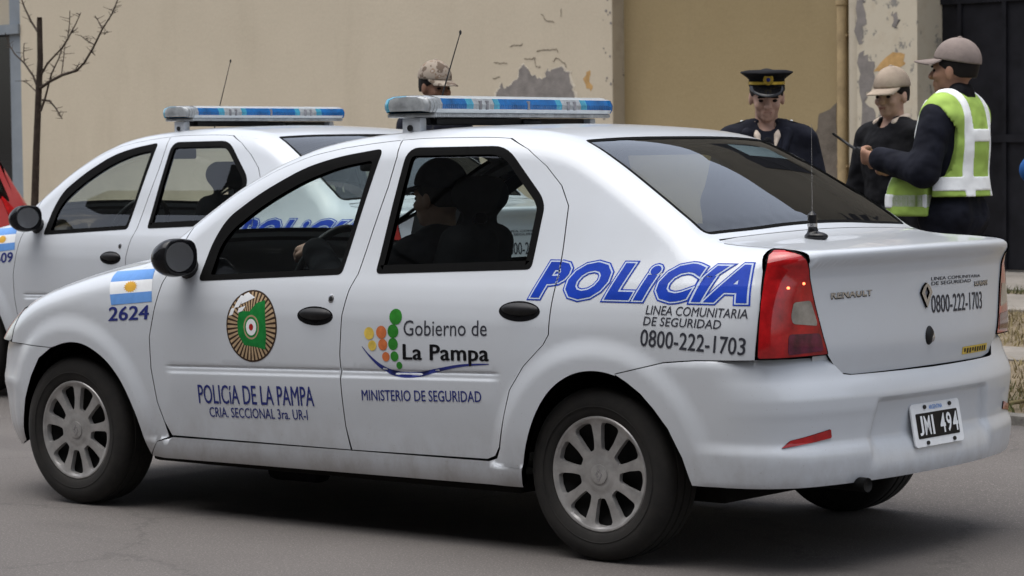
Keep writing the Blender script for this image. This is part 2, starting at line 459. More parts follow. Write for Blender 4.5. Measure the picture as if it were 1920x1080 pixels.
def inside(P, poly):
    P = np.asarray(P); x, y = P[:, 0], P[:, 1]; c = np.zeros(len(P), bool); poly = np.asarray(poly)
    x0, y0 = poly[:, 0], poly[:, 1]; x1, y1 = np.roll(x0, -1), np.roll(y0, -1)
    for a, b, d, e in zip(x0, y0, x1, y1):
        if b == e: continue
        k = ((b > y) != (e > y)) & (x < (d-a)*(y-b)/(e-b)+a); c ^= k
    return c
def near_poly(P, poly, d):
    m = np.full(len(P), False)
    a = np.asarray(poly); b = np.roll(a, -1, 0)
    for s, e in zip(a, b):
        v = e-s; L = (v@v)+1e-12; t = np.clip(((P-s)@v)/L, 0, 1); m |= (((P - s - t[:, None]*v)**2).sum(1) < d*d)
    return m
def offset_poly(poly, d):
    """move a closed outline inwards by d"""
    p = np.asarray(poly, float); A = .5*np.sum(p[:, 0]*np.roll(p[:, 1], -1)-np.roll(p[:, 0], -1)*p[:, 1]); s = 1 if A > 0 else -1
    out = []
    for i in range(len(p)):
        a = p[i]-p[i-1]; b = p[(i+1) % len(p)]-p[i]
        a = a/(np.linalg.norm(a)+1e-12); b = b/(np.linalg.norm(b)+1e-12)
        na = np.array([-a[1], a[0]])*s; nb = np.array([-b[1], b[0]])*s; q = na+nb; q /= max(np.linalg.norm(q), .3)
        out.append(tuple(p[i]+q*d/max(.5, q@na)))
    return out
def patch2d(outline, holes=(), step=.02, rows=None):
    o = dens(outline, step); hs = [dens(h, step) for h in holes]
    lo, hi = o.min(0), o.max(0)
    gx = np.arange(lo[0]+step*.5, hi[0], step); gy = np.arange(lo[1]+step*.5, hi[1], step)
    G = np.stack(np.meshgrid(gx, gy), -1).reshape(-1, 2); G[:, 0] += (np.round((G[:, 1]-lo[1])/step) % 2)*step*.5
    if rows is not None:
        G = np.concatenate([G[~near_rows(G, rows, step*.6)], rows])
    k = inside(G, o) & ~near_poly(G, o, step*.42)
    for h in hs: k &= ~inside(G, h) & ~near_poly(G, h, step*.42)
    G = G[k]
    pts = [Vector(p) for p in o]; ed = [(i, (i+1) % len(o)) for i in range(len(o))]
    loops = [list(range(len(o)))]
    for h in hs:
        b = len(pts); pts += [Vector(p) for p in h]; ed += [(b+i, b+(i+1) % len(h)) for i in range(len(h))]; loops.append(list(range(b, b+len(h))))
    pts += [Vector(p) for p in G]
    vo, eo, fo, ov, oe, of = delaunay_2d_cdt(pts, ed, [], 0, 1e-7)
    V = np.array([tuple(v) for v in vo]); T = np.array([f for f in fo if len(f) == 3])
    c = V[T].mean(1); k = inside(c, o)
    for h in hs: k &= ~inside(c, h)
    T = T[k]
    mp = {}
    for i, l in enumerate(ov):
        for j in l: mp[j] = i
    loops = [[mp[j] for j in l if j in mp] for l in loops]
    return V, T, loops
def near_rows(G, rows, d):
    m = np.full(len(G), False)
    for i in range(0, len(G), 400):
        m[i:i+400] = (((G[i:i+400, None]-rows[None])**2).sum(-1) < d*d).any(1)
    return m
def surf(V, fam, F=None, off=0.):
    F = F or body_f
    P = cast(F, fam, V); n = grad(F, P)
    return P + n*(off[:, None] if isinstance(off, np.ndarray) else off), n
def panel(name, outline, mat, parent, fam=fam_side, F=None, holes=(), step=.02, off=0., thick=.012, rows=None, mirror=False, rim=True, dome=0., **k):
    """a piece of the car's skin cut to an outline, its edges turned inwards"""
    V, T, loops = patch2d(outline, holes, step, rows)
    P, n = surf(V, fam, F, 0.)
    o_ = off
    if dome:
        c = (V.max(0)+V.min(0))/2; h = (V.max(0)-V.min(0))/2
        o_ = (off + dome*np.sqrt(np.clip(1-(((V-c)/h)**2).sum(1), 0, 1)))[:, None]
    P = P + n*o_
    e1 = P[T[:, 1]]-P[T[:, 0]]; e2 = P[T[:, 2]]-P[T[:, 0]]; fl = (np.cross(e1, e2)*n[T[:, 0]]).sum(1) < 0
    T[fl] = T[fl][:, ::-1]
    verts = list(P); faces = [tuple(f) for f in T]
    if dome:
        ln = None
    else:
        ln = [n[i] for f in T for i in f]
    if rim and thick:
        for lp in loops:
            b = len(verts); m = len(lp)
            verts += [P[i] for i in lp] + [P[i]-n[i]*thick for i in lp]
            for i in range(m):
                j = (i+1) % m; q = (b+i, b+j, b+m+j, b+m+i); faces.append(q)
                if ln is not None:
                    t = P[lp[j]]-P[lp[i]]; r = np.cross(t, n[lp[i]]); r = r/(np.linalg.norm(r)+1e-12); ln += [r]*4
    verts = np.array(verts)
    if mirror:
        verts = verts*np.array([1, -1, 1]); faces = [tuple(reversed(f)) for f in faces]
        if ln is not None:
            ln2 = []; i = 0
            for f in faces:
                seg = ln[i:i+len(f)]; i += len(f); ln2 += [s*np.array([1, -1, 1]) for s in reversed(seg)]
            ln = ln2
    return mesh_obj(name, verts, faces, mat, parent, loop_normals=ln, **k)

def glyphs(s, bold=0., shear=0., space=1.):
    cu = bpy.data.curves.new('t', 'FONT'); cu.body = s; cu.size = 1; cu.offset = bold; cu.shear = shear; cu.space_character = space; cu.resolution_u = 3
    o = bpy.data.objects.new('t', cu); COL.objects.link(o)
    dg = bpy.context.evaluated_depsgraph_get(); me = bpy.data.meshes.new_from_object(o.evaluated_get(dg))
    bm = bmesh.new(); bm.from_mesh(me); bmesh.ops.triangulate(bm, faces=bm.faces[:])
    bpy.data.objects.remove(o); bpy.data.curves.remove(cu); bpy.data.meshes.remove(me)
    return bm
CAP = None
def letters(name, s, BL, BR, TL, mat, parent, fam=fam_side, F=None, bold=0., fat=0., shear=0., space=1., off=.0012, ext=None, cell=.02, skip=None, **k):
    """lettering laid on the bodywork: BL, BR ends of its base line, TL top of its first capital; ext is the width measured on another weight"""
    global CAP
    if CAP is None:
        b = glyphs('H'); CAP = max(v.co.y for v in b.verts); b.free()
    bm = glyphs(s, bold, shear, space)
    bw = glyphs(s, 0., shear, space); x0 = min(v.co.x for v in bw.verts); x1 = max(v.co.x for v in bw.verts); bw.free()
    BL, BR, TL = (np.array(q, float) for q in (BL, BR, TL)); sc = np.linalg.norm(BR-BL)/(x1-x0)
    for _ in range(4):
        es = [e for e in bm.edges if (e.verts[0].co-e.verts[1].co).length*sc > cell]
        if not es: break
        bmesh.ops.subdivide_edges(bm, edges=es, cuts=1); bmesh.ops.triangulate(bm, faces=[f for f in bm.faces if len(f.verts) > 3])
    bm.verts.index_update()
    A = np.array([((v.co.x-x0)/(x1-x0), v.co.y/CAP) for v in bm.verts]); T = np.array([[v.index for v in f.verts] for f in bm.faces]); bm.free()
    V = BL + A[:, :1]*(BR-BL) + A[:, 1:]*(TL-BL)
    if fat:      # heavier strokes: the same letters laid again a hair to each side
        e = (BR-BL)/np.linalg.norm(BR-BL)*fat*sc; nv = len(V); f_ = (TL-BL)/np.linalg.norm(TL-BL)*fat*sc*.35
        V = np.concatenate([V-e, V+e, V+f_, V-f_]); T = np.concatenate([T, T+nv, T+2*nv, T+3*nv]); off = np.repeat(off+np.array([0, .00012, .00024, .00036]), nv)
    return decal(name, V, T, mat, parent, fam, F, off, skip, **k)
def decal(name, V, T, mat, parent, fam=fam_side, F=None, off=.0012, skip=None, **k):
    if skip is not None:
        c = V[T].mean(1); a = np.asarray(skip); m = np.full(len(c), False)
        for s, e in zip(a[:-1], a[1:]):
            v = e-s; t = np.clip(((c-s)@v)/(v@v), 0, 1); m |= ((c-s-t[:, None]*v)**2).sum(1) < .0035**2
        T = T[~m]
    P, n = surf(V, fam, F, off)
    e1 = P[T[:, 1]]-P[T[:, 0]]; e2 = P[T[:, 2]]-P[T[:, 0]]; fl = (np.cross(e1, e2)*n[T[:, 0]]).sum(1) < 0
    T = T.copy(); T[fl] = T[fl][:, ::-1]
    return mesh_obj(name, P, T, mat, parent, normals=n, **k)
def shape(name, outline, mat, parent, fam=fam_side, F=None, off=.0012, step=.015, holes=(), **k):
    V, T, _ = patch2d(outline, holes, step); return decal(name, V, T, mat, parent, fam, F, off, **k)
def many(name, outlines, mat, parent, off=.0012, step=.012, **k):
    Vs = []; Ts = []; b = 0
    for o in outlines:
        V, T, _ = patch2d(o, (), step); Vs.append(V); Ts.append(T+b); b += len(V)
    return decal(name, np.concatenate(Vs), np.concatenate(Ts), mat, parent, off=off, **k)
def ell(cx, cz, rx, rz, n=32, a0=0., a1=2*math.pi): return [(cx+rx*math.cos(a0+(a1-a0)*i/n), cz+rz*math.sin(a0+(a1-a0)*i/n)) for i in range(n)]

# the line where side skin meets roof, bonnet and boot skin
_xs = np.concatenate([np.linspace(-.34, .4, 20), np.linspace(.43, 1.3, 30), np.linspace(1.35, 3.3, 50)])
_zb = []; _yb = []
for _x in _xs:
    zz = np.linspace(.72, 1.5, 160); uv = np.stack([np.full_like(zz, _x), zz], -1)
    P_ = cast(body_f, fam_side, uv); n_ = grad(body_f, P_)
    i = np.argmax((np.abs(n_[:, 1]) < .60) | (P_[:, 1] > -.3)); i = max(i-1, 0)
    _zb.append(P_[i, 2]); _yb.append(-P_[i, 1])
def _sm(a):
    a = np.array(a); b = a.copy()
    for _ in range(3): b[1:-1] = (b[:-2]+2*b[1:-1]+b[2:])/4
    return b
_zb = _sm(_zb); 
Zb = lambda x: np.interp(x, _xs, _zb)
# sideways place of that line, taken from the surface itself so the two skins meet
_yy = -cast(body_f, fam_side, np.stack([_xs, _zb], -1))[:, 1]
Yb = lambda x: np.interp(x, _xs, _yy)
def zline(x0, x1, n=None):
    n = n or max(2, int(abs(x1-x0)/.03)); return [(x, float(Zb(x))) for x in np.linspace(x0, x1, n)]
def yline(x0, x1, s, d=0., n=None):
    n = n or max(2, int(abs(x1-x0)/.03)); return [(x, s*float(Yb(x)-d)) for x in np.linspace(x0, x1, n)]
def ru(x, y):
    """rear wrap coordinate of a point on the near side"""
    return (x-2.65) if x < 3.05 else .4 + .6*math.degrees(math.atan2(x-3.05, -(y+.5)))/90 if y < -.5 else 1.5+y

GF = [(.572, .310), (.545, .365), (.514, .443), (.491, .573), (.489, .694), (.516, .802), (.541, .903), (.590, 1.0)]       # front edge of the front door
GB = [(1.580, 1.462), (1.597, 1.381), (1.591, 1.272), (1.567, 1.12), (1.545, .96), (1.520, .902), (1.500, .809), (1.490, .665), (1.496, .521), (1.500, .405), (1.516, .313)]
GR = [(2.100, 1.462), (2.200, 1.405), (2.300, 1.346), (2.385, 1.278), (2.435, 1.208), (2.452, 1.079), (2.463, .978), (2.458, .851), (2.455, .771), (2.432, .736), (2.345, .659), (2.281, .573), (2.254, .476), (2.228, .370), (2.205, .335), (2.161, .321)]
def xsh(l, d): return [(x+d, z) for x, z in l]
CR_ROWS = np.array([(x, .606+.026*(x-1.386)+d) for x in np.arange(.52, 2.40, .012) for d in (-.034, -.030, -.026, -.022, -.018, -.014, -.009, -.006, -.003, 0, .003, .006, .009)])
g = .0022
FD = [(.578, .315)] + xsh(GF[1:], g) + [(.604, float(Zb(.604))-.002)] + [(x, z-.002) for x, z in zline(.62, 1.575)] + [(1.577, 1.462)] + xsh(GB[1:-1], -g) + [(1.512, .317)]
RD = list(reversed(xsh(GB[:-1], g))) + [(x, z-.002) for x, z in zline(1.584, 2.095)] + xsh(GR[1:-3], -g) + [(2.225, .372), (2.2, .340), (2.161, .325), (1.520, .317)]
FW = round_poly([(.739, .918), (1.463, .957), (1.516, 1.412), (1.307, 1.384), (1.148, 1.344), (.95, 1.25), (.804, 1.153), (.757, 1.06)], [.02, .02, .03, .08, .08, .08, .05, .05])
RW = round_poly([(1.631, .963), (2.336, .992), (2.332, 1.205), (2.309, 1.241), (2.105, 1.416), (1.641, 1.413)], [.02, .02, .03, .04, .07, .05])
FWG = round_poly([(.790, .936), (1.452, .972), (1.490, 1.375), (1.330, 1.352), (1.150, 1.295), (.97, 1.204), (.845, 1.115), (.800, 1.05)], [.015, .02, .025, .08, .08, .08, .05, .05])
RWG = offset_poly(RW, .024)
ARCH_F = [(-.09, .632), (.004, .657), (.075, .660), (.134, .651), (.205, .622), (.267, .584), (.330, .520), (.374, .448), (.410, .370), (.433, .288), (.45, .232)]
ARCH_R0 = [(2.318, .246), (2.330, .32), (2.351, .394), (2.385, .475), (2.43, .546), (2.48, .597), (2.537, .632), (2.59, .651), (2.647, .658), (2.70, .655), (2.743, .645)]

ARCH_R = chaikin(ARCH_R0, 2, False); ARCH_F = chaikin(ARCH_F, 2, False)
M['tail_red'] = simple('red lamp lens', (.40, .008, .010), .10, coat=1., var=.45, scale=14)
M['tail_deep'] = simple('dark red lamp lens', (.10, .008, .030), .10, coat=1., var=.6, scale=22)
M['tail_clear'] = simple('clear lamp lens', (.27, .25, .22), .08, coat=1., var=.35, scale=16)
M['bar_blue'] = simple('blue beacon lens', (.002, .13, .40), .12, coat=.5, var=.4, scale=12)
M['bar_teal'] = simple('pale blue beacon lens', (.03, .32, .48), .12, coat=1., var=.35, scale=12)
M['bar_clear'] = simple('clear beacon lens', (.36, .38, .39), .12, coat=1., var=.35, scale=20)
M['bar_glow'] = simple('clear beacon cover with painted glow', (.58, .62, .64), .25, coat=.5, var=.08)  # clear cover with the white edge glow put into its pale tone
M['bar_grey'] = simple('smoky beacon divider', (.22, .22, .24), .2, coat=.7, var=.4, scale=25)
M['headlamp'] = simple('headlamp lens', (.45, .47, .48), .08, coat=1., var=.3)
for k_ in ('bar_blue', 'bar_teal', 'bar_clear'):      # moulded ribs in the beacon lenses
    t_ = M[k_].node_tree; b_ = [n for n in t_.nodes if n.bl_idname == 'ShaderNodeBsdfPrincipled'][0]
    tc_ = N(t_, 'ShaderNodeTexCoord'); wv_ = N(t_, 'ShaderNodeTexWave', bands_direction='Y'); wv_.inputs['Scale'].default_value = 28; t_.links.new(tc_.outputs['Object'], wv_.inputs['Vector']); bump(t_, b_, wv_.outputs['Fac'], .8, .006)
m_, t_, b_, o_ = mat_new('tyre rubber')
w_ = noise(t_, 12, 6, .7)
t_.links.new(ramp(t_, w_.outputs[0], [(.3, (.009, .0085, .008)), (.75, (.024, .021, .018))]), b_.inputs['Base Color']); b_.inputs['Roughness'].default_value = .85
bump(t_, b_, noise(t_, 150, 3).outputs[0], .15, .002); M['tyre'] = m_
m_, t_, b_, o_ = mat_new('glowing glint in red lens')
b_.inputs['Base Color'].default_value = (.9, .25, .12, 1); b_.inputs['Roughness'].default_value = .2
b_.inputs['Emission Color'].default_value = (1, .16, .06, 1); b_.inputs['Emission Strength'].default_value = 2.5; M['bulb_glint'] = m_  # emissive spots that paint the orange glints in the tail lamp

def wheel(parent, x, y, steer=0., rot=0., pl=None):
    """outside of the wheel faces -y"""
    T = Matrix.Translation((x, y, .30)) @ Matrix.Rotation(steer, 4, 'Z')
    if y > 0: T = T @ Matrix.Rotation(math.pi, 4, 'Z')
    mb = MB(); mb.lathe([(.05, -.02), (.12, -.03), (.185, -.055), (.190, -.085), (.196, -.085), (.196, .08), (.05, .08)], 'y', n=40, M=T)
    w = mb.build('wheel', M['steel'], parent, angle=40)
    mb = MB()
    prof = [(.190, -.070), (.200, -.086), (.212, -.092), (.240, -.0985), (.262, -.0965), (.282, -.088), (.2935, -.076), (.2965, -.060), (.2965, -.046), (.292, -.044), (.292, -.038), (.2985, -.036),
            (.299, -.008), (.293, -.006), (.293, .002), (.299, .004), (.2985, .036), (.292, .038), (.292, .044), (.2965, .046), (.2965, .060), (.2935, .076), (.282, .088), (.250, .097), (.205, .09), (.190, .07)]
    mb.lathe(prof, 'y', n=72, cap=False, M=T)
    rl = [(.2302, -.0990), (.2325, -.1000), (.2348, -.0990)]; mb.lathe(rl, 'y', n=64, cap=False, M=T)
    mb.build('tyre', M['tyre'], w, angle=35)
    if y > 0: return w
    # hubcap: nine broad spokes
    outer = [(.188*math.cos(a), .188*math.sin(a)) for a in np.linspace(0, 2*math.pi, 91)[:-1]]
    holes = []
    for k_ in range(9):
        a = rot + 2*math.pi*(k_+.5)/9
        wi, wo_ = .215, .228
        q = [(.084, -wi*.8), (.084, wi*.8), (.12, wi*1.06), (.168, wo_), (.178, wo_*.8), (.181, 0), (.178, -wo_*.8), (.168, -wo_), (.12, -wi*1.06)]
        holes.append(round_poly([(r*math.cos(a+b), r*math.sin(a+b)) for r, b in q], .008, 3))
    V, Tn, loops = patch2d(outer, holes, .009)
    r = np.hypot(V[:, 0], V[:, 1]); an = np.arctan2(V[:, 1], V[:, 0])
    h = np.interp(r, [0, .055, .062, .09, .13, .17, .187, .193, .198], [-.083, -.083, -.079, -.081, -.079, -.080, -.086, -.087, -.082])
    cs = np.cos((an-rot)*9); h = h + np.where((r > .075) & (r < .186), .004*(1-cs)*.5*np.clip((r-.075)/.03, 0, 1), 0)
    P = np.stack([V[:, 0], h, V[:, 1]], -1); vs_ = [T @ Vector(p) for p in P]; fs_ = [tuple(f) for f in Tn]
    for lp in loops:
        b0 = len(vs_); m = len(lp)
        for i in lp: vs_.append(T @ Vector(P[i]))
        for i in lp: vs_.append(T @ Vector((P[i][0]*.985, P[i][1]+.02, P[i][2]*.985)))
        for i in range(m): j = (i+1) % m; fs_.append((b0+i, b0+j, b0+m+j, b0+m+i))
    mb = MB(); mb.add(vs_, fs_); mb.lathe([(.186, -.0855), (.190, -.0880), (.195, -.0880), (.199, -.084), (.199, -.070)], 'y', n=90, cap=False, M=T)
    mb.build('hubcap', M['silver'], w, angle=40)
    # lozenge emblem in the middle
    mb = MB(); mb.lathe([(.034, -.083), (.034, -.0865), (.031, -.0875), (.0, -.0875)], 'y', n=32, cap=False, M=T)
    for sx in (1, -1):
        q = [(0, -.0885, .024), (sx*.015, -.0885, 0), (0, -.0885, -.024), (0, -.0885, -.013), (sx*.0075, -.0885, 0), (0, -.0885, .013)]
        mb.mi = 1; mb.add([T @ Vector(p) for p in q], [(0, 1, 4, 5), (1, 2, 3, 4)])
    mb.build('centre_cap', [M['silver'], M['chrome']], w, angle=35)
    return w

def rbox(name, lo, hi, bev, mat, parent, M_=None, **k):
    mb = MB(); mb.box(lo, hi, bev, M_); return mb.build(name, mat, parent, angle=50, **k)

def build_car(root, white, police=True):
    # ---- bodywork
    body = None
    q_out = [(2.743, .652), (2.81, .668), (2.93, .697), (3.05, .708), (3.264, .714), (3.270, .80), (3.272, .9), (3.260, 1.0), (3.243, float(Zb(3.243)))] + zline(3.22, 2.104) \
        + xsh(GR[1:-3], g) + [(2.231, .366), (2.21, .330), (2.165, .3165), (2.22, .308), (2.318, .30)] + ARCH_R
    body = panel('body', q_out, white, root, step=.016, thick=.03)
    parts = [body]
    panel('quarter_panel', q_out, white, root, step=.03, thick=.03, mirror=True)
    sill = [(.452, .228), (.52, .222), (2.318, .236), (2.318, .302), (2.22, .308), (2.165, .3165), (1.4, .3125), (.58, .307), (.562, .300), (.50, .285)]
    f_out = [(.560, .309)] + xsh(GF[1:], -g) + [(.596, float(Zb(.596)))] + zline(.56, -.33) + [(-.36, .775), (-.385, .70), (-.392, .640), (-.3, .637)] + ARCH_F + [(.50, .287)]
    for mir in (False, True):
        panel('sill', sill, white, root, step=.02 if not mir else .05, thick=.05, mirror=mir)
        panel('front_fender', f_out, white, root, step=.018 if not mir else .035, thick=.03, mirror=mir)
        # fender top strip beside the bonnet
        hs = [(x, -(float(Yb(x))-.05)) for x in np.linspace(-.33, .44, 24)]
        st = yline(-.33, .60, -1) + [(.60, -.60), (.44, -(float(Yb(.44))-.05))] + list(reversed(hs))[1:]
        panel('fender_top', st, white, root, fam=fam_top, step=.025, thick=.012, mirror=mir)
    # roof with pillars, round the two screens
    cow = [(.17+.52*y*y, y) for y in np.linspace(-.60, .60, 25)]
    roof_out = [(.60, -.61)] + yline(.60, 3.243, -1) + [(3.243, -.672), (3.05, -.672), (3.015, -.65)] + [(3.03-.06*y*y, y) for y in np.linspace(-.64, .64, 25)] + [(3.015, .65), (3.05, .672), (3.243, .672)] \
        + yline(3.243, .60, 1) + [(.60, .61)] + list(reversed(cow))
    ws = round_poly([(.22+.52*y*y, y) for y in np.linspace(-.60, .60, 15)] + [(.50+.1, .645)] + [(x, float(Yb(x))-.045) for x in (.75, .9, 1.0)] + [(1.045-.05*y*y, y) for y in np.linspace(.50, -.50, 9)] + [(x, -(float(Yb(x))-.045)) for x in (1.0, .9, .75)] + [(.60, -.645)], .02, 3)
    rwin = round_poly([(2.375, -.555), (2.42, 0), (2.375, .555), (2.54, .585), (2.72, .622), (2.87, .648), (2.965, .655), (2.995, .4), (3.003, 0), (2.995, -.4), (2.965, -.655), (2.87, -.648), (2.72, -.622), (2.54, -.585)],
                      [.03, .3, .03, .1, .1, .1, .04, .1, .2, .1, .04, .1, .1, .1], 6)
    roof = panel('roof', roof_out, white, root, fam=fam_top, holes=[ws, rwin], step=.022, thick=.02)
    # screens
    panel('windshield', offset_poly(ws, .004), M['glass'], root, fam=fam_top, step=.05, off=-.005, rim=False)
    rg = panel('rear_window', offset_poly(rwin, .003), M['rear_glass'], root, fam=fam_top, step=.04, off=-.004, rim=False)
    panel('window_seal', offset_poly(rwin, .001), M['rubber'], rg, fam=fam_top, holes=[offset_poly(rwin, .017)], step=.02, off=-.0025, rim=False)
    hl = []
    for k_ in range(9):
        x = 2.50+.05*k_; hl.append([(x, -.50), (x, .50), (x+.002, .50), (x+.002, -.50)])
    # bonnet
    hood = [(x, -(float(Yb(x))-.055)) for x in np.linspace(-.30, .435, 24)] + [(.165+.52*y*y, y) for y in np.linspace(-.60, .60, 21)] + [(x, float(Yb(x))-.055) for x in np.linspace(.435, -.30, 24)] \
        + [(-.40-.30*(1-(y/.66)**2), y) for y in np.linspace(.64, -.64, 21)]
    panel('hood', hood, white, root, fam=fam_top, step=.03, thick=.015)
    # doors
    for mir in (False, True):
        s1 = .016 if not mir else .035
        for nm, out, wo_, wg, ha, hb in (('front_door', FD, FW, FWG, (1.367, .806), .083), ('rear_door', RD, RW, RWG, (2.323, .8505), .084)):
            d = panel(nm, out, white, root, holes=[wo_], step=s1, thick=.03, rows=CR_ROWS if not mir else None, mirror=mir)
            panel('window_seal', offset_poly(wo_, -.002), M['rubber'], d, holes=[offset_poly(wg, .004)], step=.02, off=.0015, thick=.02, mirror=mir)
            panel('window_glass', offset_poly(wg, .0), M['glass'], d, step=.04, off=-.006, rim=False, mirror=mir)
            if not mir:
                e = ell(ha[0], ha[1], hb, .031, 40); V, T_, _ = patch2d(e, (), .01)
                panel('handle_recess', ell(ha[0], ha[1]-.003, hb+.006, .035, 40), M['gloss_black'], d, step=.012, off=.0008, thick=.002)
                panel('handle', ell(ha[0], ha[1]+.004, hb-.004, .022, 40), M['black_plastic'], d, step=.009, off=.001, dome=.016, thick=.002)
        if not mir:
            dl = [c for c in root.children if c.name.startswith('front_door')][0]
            panel('door_lock', ell(1.439, .868, .014, .016, 20), M['chrome'], dl, step=.008, off=.001, dome=.003, thick=.002)
            panel('lock_slot', ell(1.440, .867, .008, .009, 16), M['black_plastic'], dl, step=.006, off=.004, dome=.001, thick=.001)
    # boot lid
    def tv(u): return np.interp(u, [0, .5, .72, .85, 1.0, 1.1, 1.2, 1.245, 1.268], [.666, .666, .664, .650, .628, .602, .568, .523, .500])
    us = [.265+.004*0] + list(np.linspace(.30, 1.262, 30))
    lid = [(u, -float(tv(u))) for u in us] + [(1.272, -.44), (1.272, .44)] + [(u, float(tv(u))) for u in reversed(us)] + [((3.034-.06*y*y-2.7)/1.2, y) for y in np.linspace(.55, -.55, 11)]
    rows = np.array([(u, v) for u in np.arange(.5, .92, .009) for v in np.arange(-.63, .64, .018)])
    tl = panel('trunk_lid', lid, white, root, fam=fam_trunk, step=.022, thick=.02, rows=rows)
    # rear bumper
    top_u = [(ru(2.743, -.88), .649), (ru(2.81, -.88), .664), (ru(2.93, -.86), .693), (.4, .704), (.63, .711), (.925, .711), (.96, .690), (1.0, .652), (1.03, .648), (1.5, .645)]
    bt = top_u + [(3-u, v) for u, v in reversed(top_u[:-1])]
    ar = [(ru(3.03, -.84), .292), (ru(3.002, -.85), .384), (ru(2.953, -.86), .478), (ru(2.90, -.87), .54), (ru(2.846, -.87), .59), (ru(2.79, -.88), .625)]
    bo = bt + [(3-u, v) for u, v in reversed(ar)] + [(3-u, .292) for u in np.linspace(.4, 2.6, 40)][::-1][::-1][0:0] + [(u, .292+.075*float(sst(2.12, 2.42, u))) for u in np.linspace(2.6, .4, 45)] + ar
    brow = np.array([(u, z) for u in np.arange(.42, 2.6, .022) for z in (.300, .310, .388, .396, .404, .412, .420, .430, .440, .450, .546, .552, .558, .564, .570, .66, .67, .68, .69, .70)])
    rb = panel('rear_bumper', bo, white, root, fam=fam_rear, F=rear_bumper_f, step=.022, thick=.05, rows=brow)
    for mir in (False, True):
        panel('rear_reflector', round_poly([(ru(3.327, -.761), .424), (ru(3.406, -.579), .449), (ru(3.400, -.583), .478), (ru(3.344, -.733), .449)], .006), M['tail_red'], rb, fam=fam_rear, F=rear_bumper_f, step=.012, off=.004, thick=.01, mirror=mir)
    # tail lamps, on a white panel between lamp and boot opening
    for mir in (False, True): panel('rear_panel', [(.86, .655), (1.16, .655), (1.16, .80), (.86, .80)], white, root, fam=fam_rear, step=.03, off=-.012, rim=False, mirror=mir)
    TLO = [(.632, .716), (.636, .80), (.644, .896), (.660, .98), (.681, 1.050), (.710, 1.068), (.757, 1.066), (.802, 1.048), (.826, 1.01), (.836, .972), (.850, .92), (.872, .854), (.898, .78), (.925, .720)]
    TLO = round_poly(TLO, .012, 3)
    for mir in (False, True):
        tb = panel('tail_light', TLO, M['tail_red'], root, fam=fam_rear, step=.014, off=.005, thick=.03, mirror=mir)
        cw = round_poly([(.760, .898), (.836, .902), (.866, .83), (.864, .818), (.756, .828), (.748, .85)], .012, 4)
        cd = round_poly([(.738, .795), (.880, .793), (.897, .735), (.735, .728)], .014, 4)
        panel('reversing_lens', cw, M['tail_clear'], tb, fam=fam_rear, step=.012, off=.0062, thick=.003, mirror=mir)
        panel('fog_lens', cd, M['tail_deep'], tb, fam=fam_rear, step=.012, off=.0062, thick=.003, mirror=mir)
        panel('lens_border', TLO, M['rubber'], tb, fam=fam_rear, holes=[offset_poly(TLO, .0035)], step=.012, off=.0054, thick=.01, mirror=mir)
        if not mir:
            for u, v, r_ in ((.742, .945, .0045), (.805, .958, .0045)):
                panel('bulb_glint', ell(u, v, r_*1.3, r_, 14), M['bulb_glint'], tb, fam=fam_rear, step=.004, off=.0058, dome=.001, thick=.001)
    # front end
    hlp = round_poly([(.36, .772), (.392, .644), (.60, .645), (.92, .65), (.95, .70), (.90, .745), (.70, .775)], .02)
    fbo = [(.09, .630), (.173, .586), (.235, .51), (.294, .411), (.33, .32), (.36, .232), (.42, .215)] + [(u, .205) for u in np.linspace(.5, 2.5, 30)] + [(2.58, .215), (2.64, .232), (2.67, .32), (2.706, .411), (2.765, .51), (2.827, .586), (2.91, .630)] \
        + [(u, .634) for u in np.linspace(2.7, .3, 40)]
    panel('front_bumper', fbo, white, root, fam=fam_front, F=front_bumper_f, step=.03, thick=.05)
    for mir in (False, True):
        panel('headlight', hlp, M['headlamp'], root, fam=fam_front, step=.025, off=.002, thick=.03, mirror=mir)
    gr_ = panel('grille', [(.97, .645), (2.03, .645), (2.0, .735), (1.0, .735)], M['black_plastic'], root, fam=fam_front, step=.04, thick=.03)
    panel('grille_bar', [(1.0, .682), (2.0, .682), (2.0, .694), (1.0, .694)], M['chrome'], gr_, fam=fam_front, step=.04, off=.006, thick=.008)
    # mirrors
    for s in (-1, 1):
        V_, F_ = sdf_mesh([('b', (.726, s*.932, 1.014), (.045, .080, .062), .04), ('e', (.705, s*.938, 1.006), (.080, .094, .072), None)], .006, cut=[('x', .742, 1)])
        mr = mesh_obj('mirror', V_, F_, M['gloss_black'], root); mr.data.set_sharp_from_angle(angle=R(45))
        mb = MB(); mb.lathe([(.066, 0), (.066, .002), (.0, .002)], 'x', n=32, cap=False, M=Matrix.Translation((.742, s*.945, 1.012)) @ Matrix.Diagonal((1, 1.08, .85, 1)))
        mb.build('mirror_glass', M['chrome'], mr)
        mb = MB(); mb.tube([(.66, s*.80, .955), (.69, s*.86, .975), (.70, s*.90, .99)], [.05, .035, .03], 12); mb.build('mirror_foot', M['black_plastic'], mr, smooth=True)
    # ---- wheels, underside
    wheel(root, 0, -.735, R(0), R(88)); wheel(root, 2.63, -.735, 0, R(95)); wheel(root, 0, .735); wheel(root, 2.63, .765)
    mb = MB(); mb.box((-.45, -.60, .20), (3.0, .60, .30), .02)
    for x in (0, 2.63): mb.box((x-.40, -.55, .28), (x+.40, .55, .70), .02)
    mb.box((.40, -.78, .20), (2.26, .78, .27), .02); mb.box((3.02, -.62, .34), (3.32, .62, .62), .03)
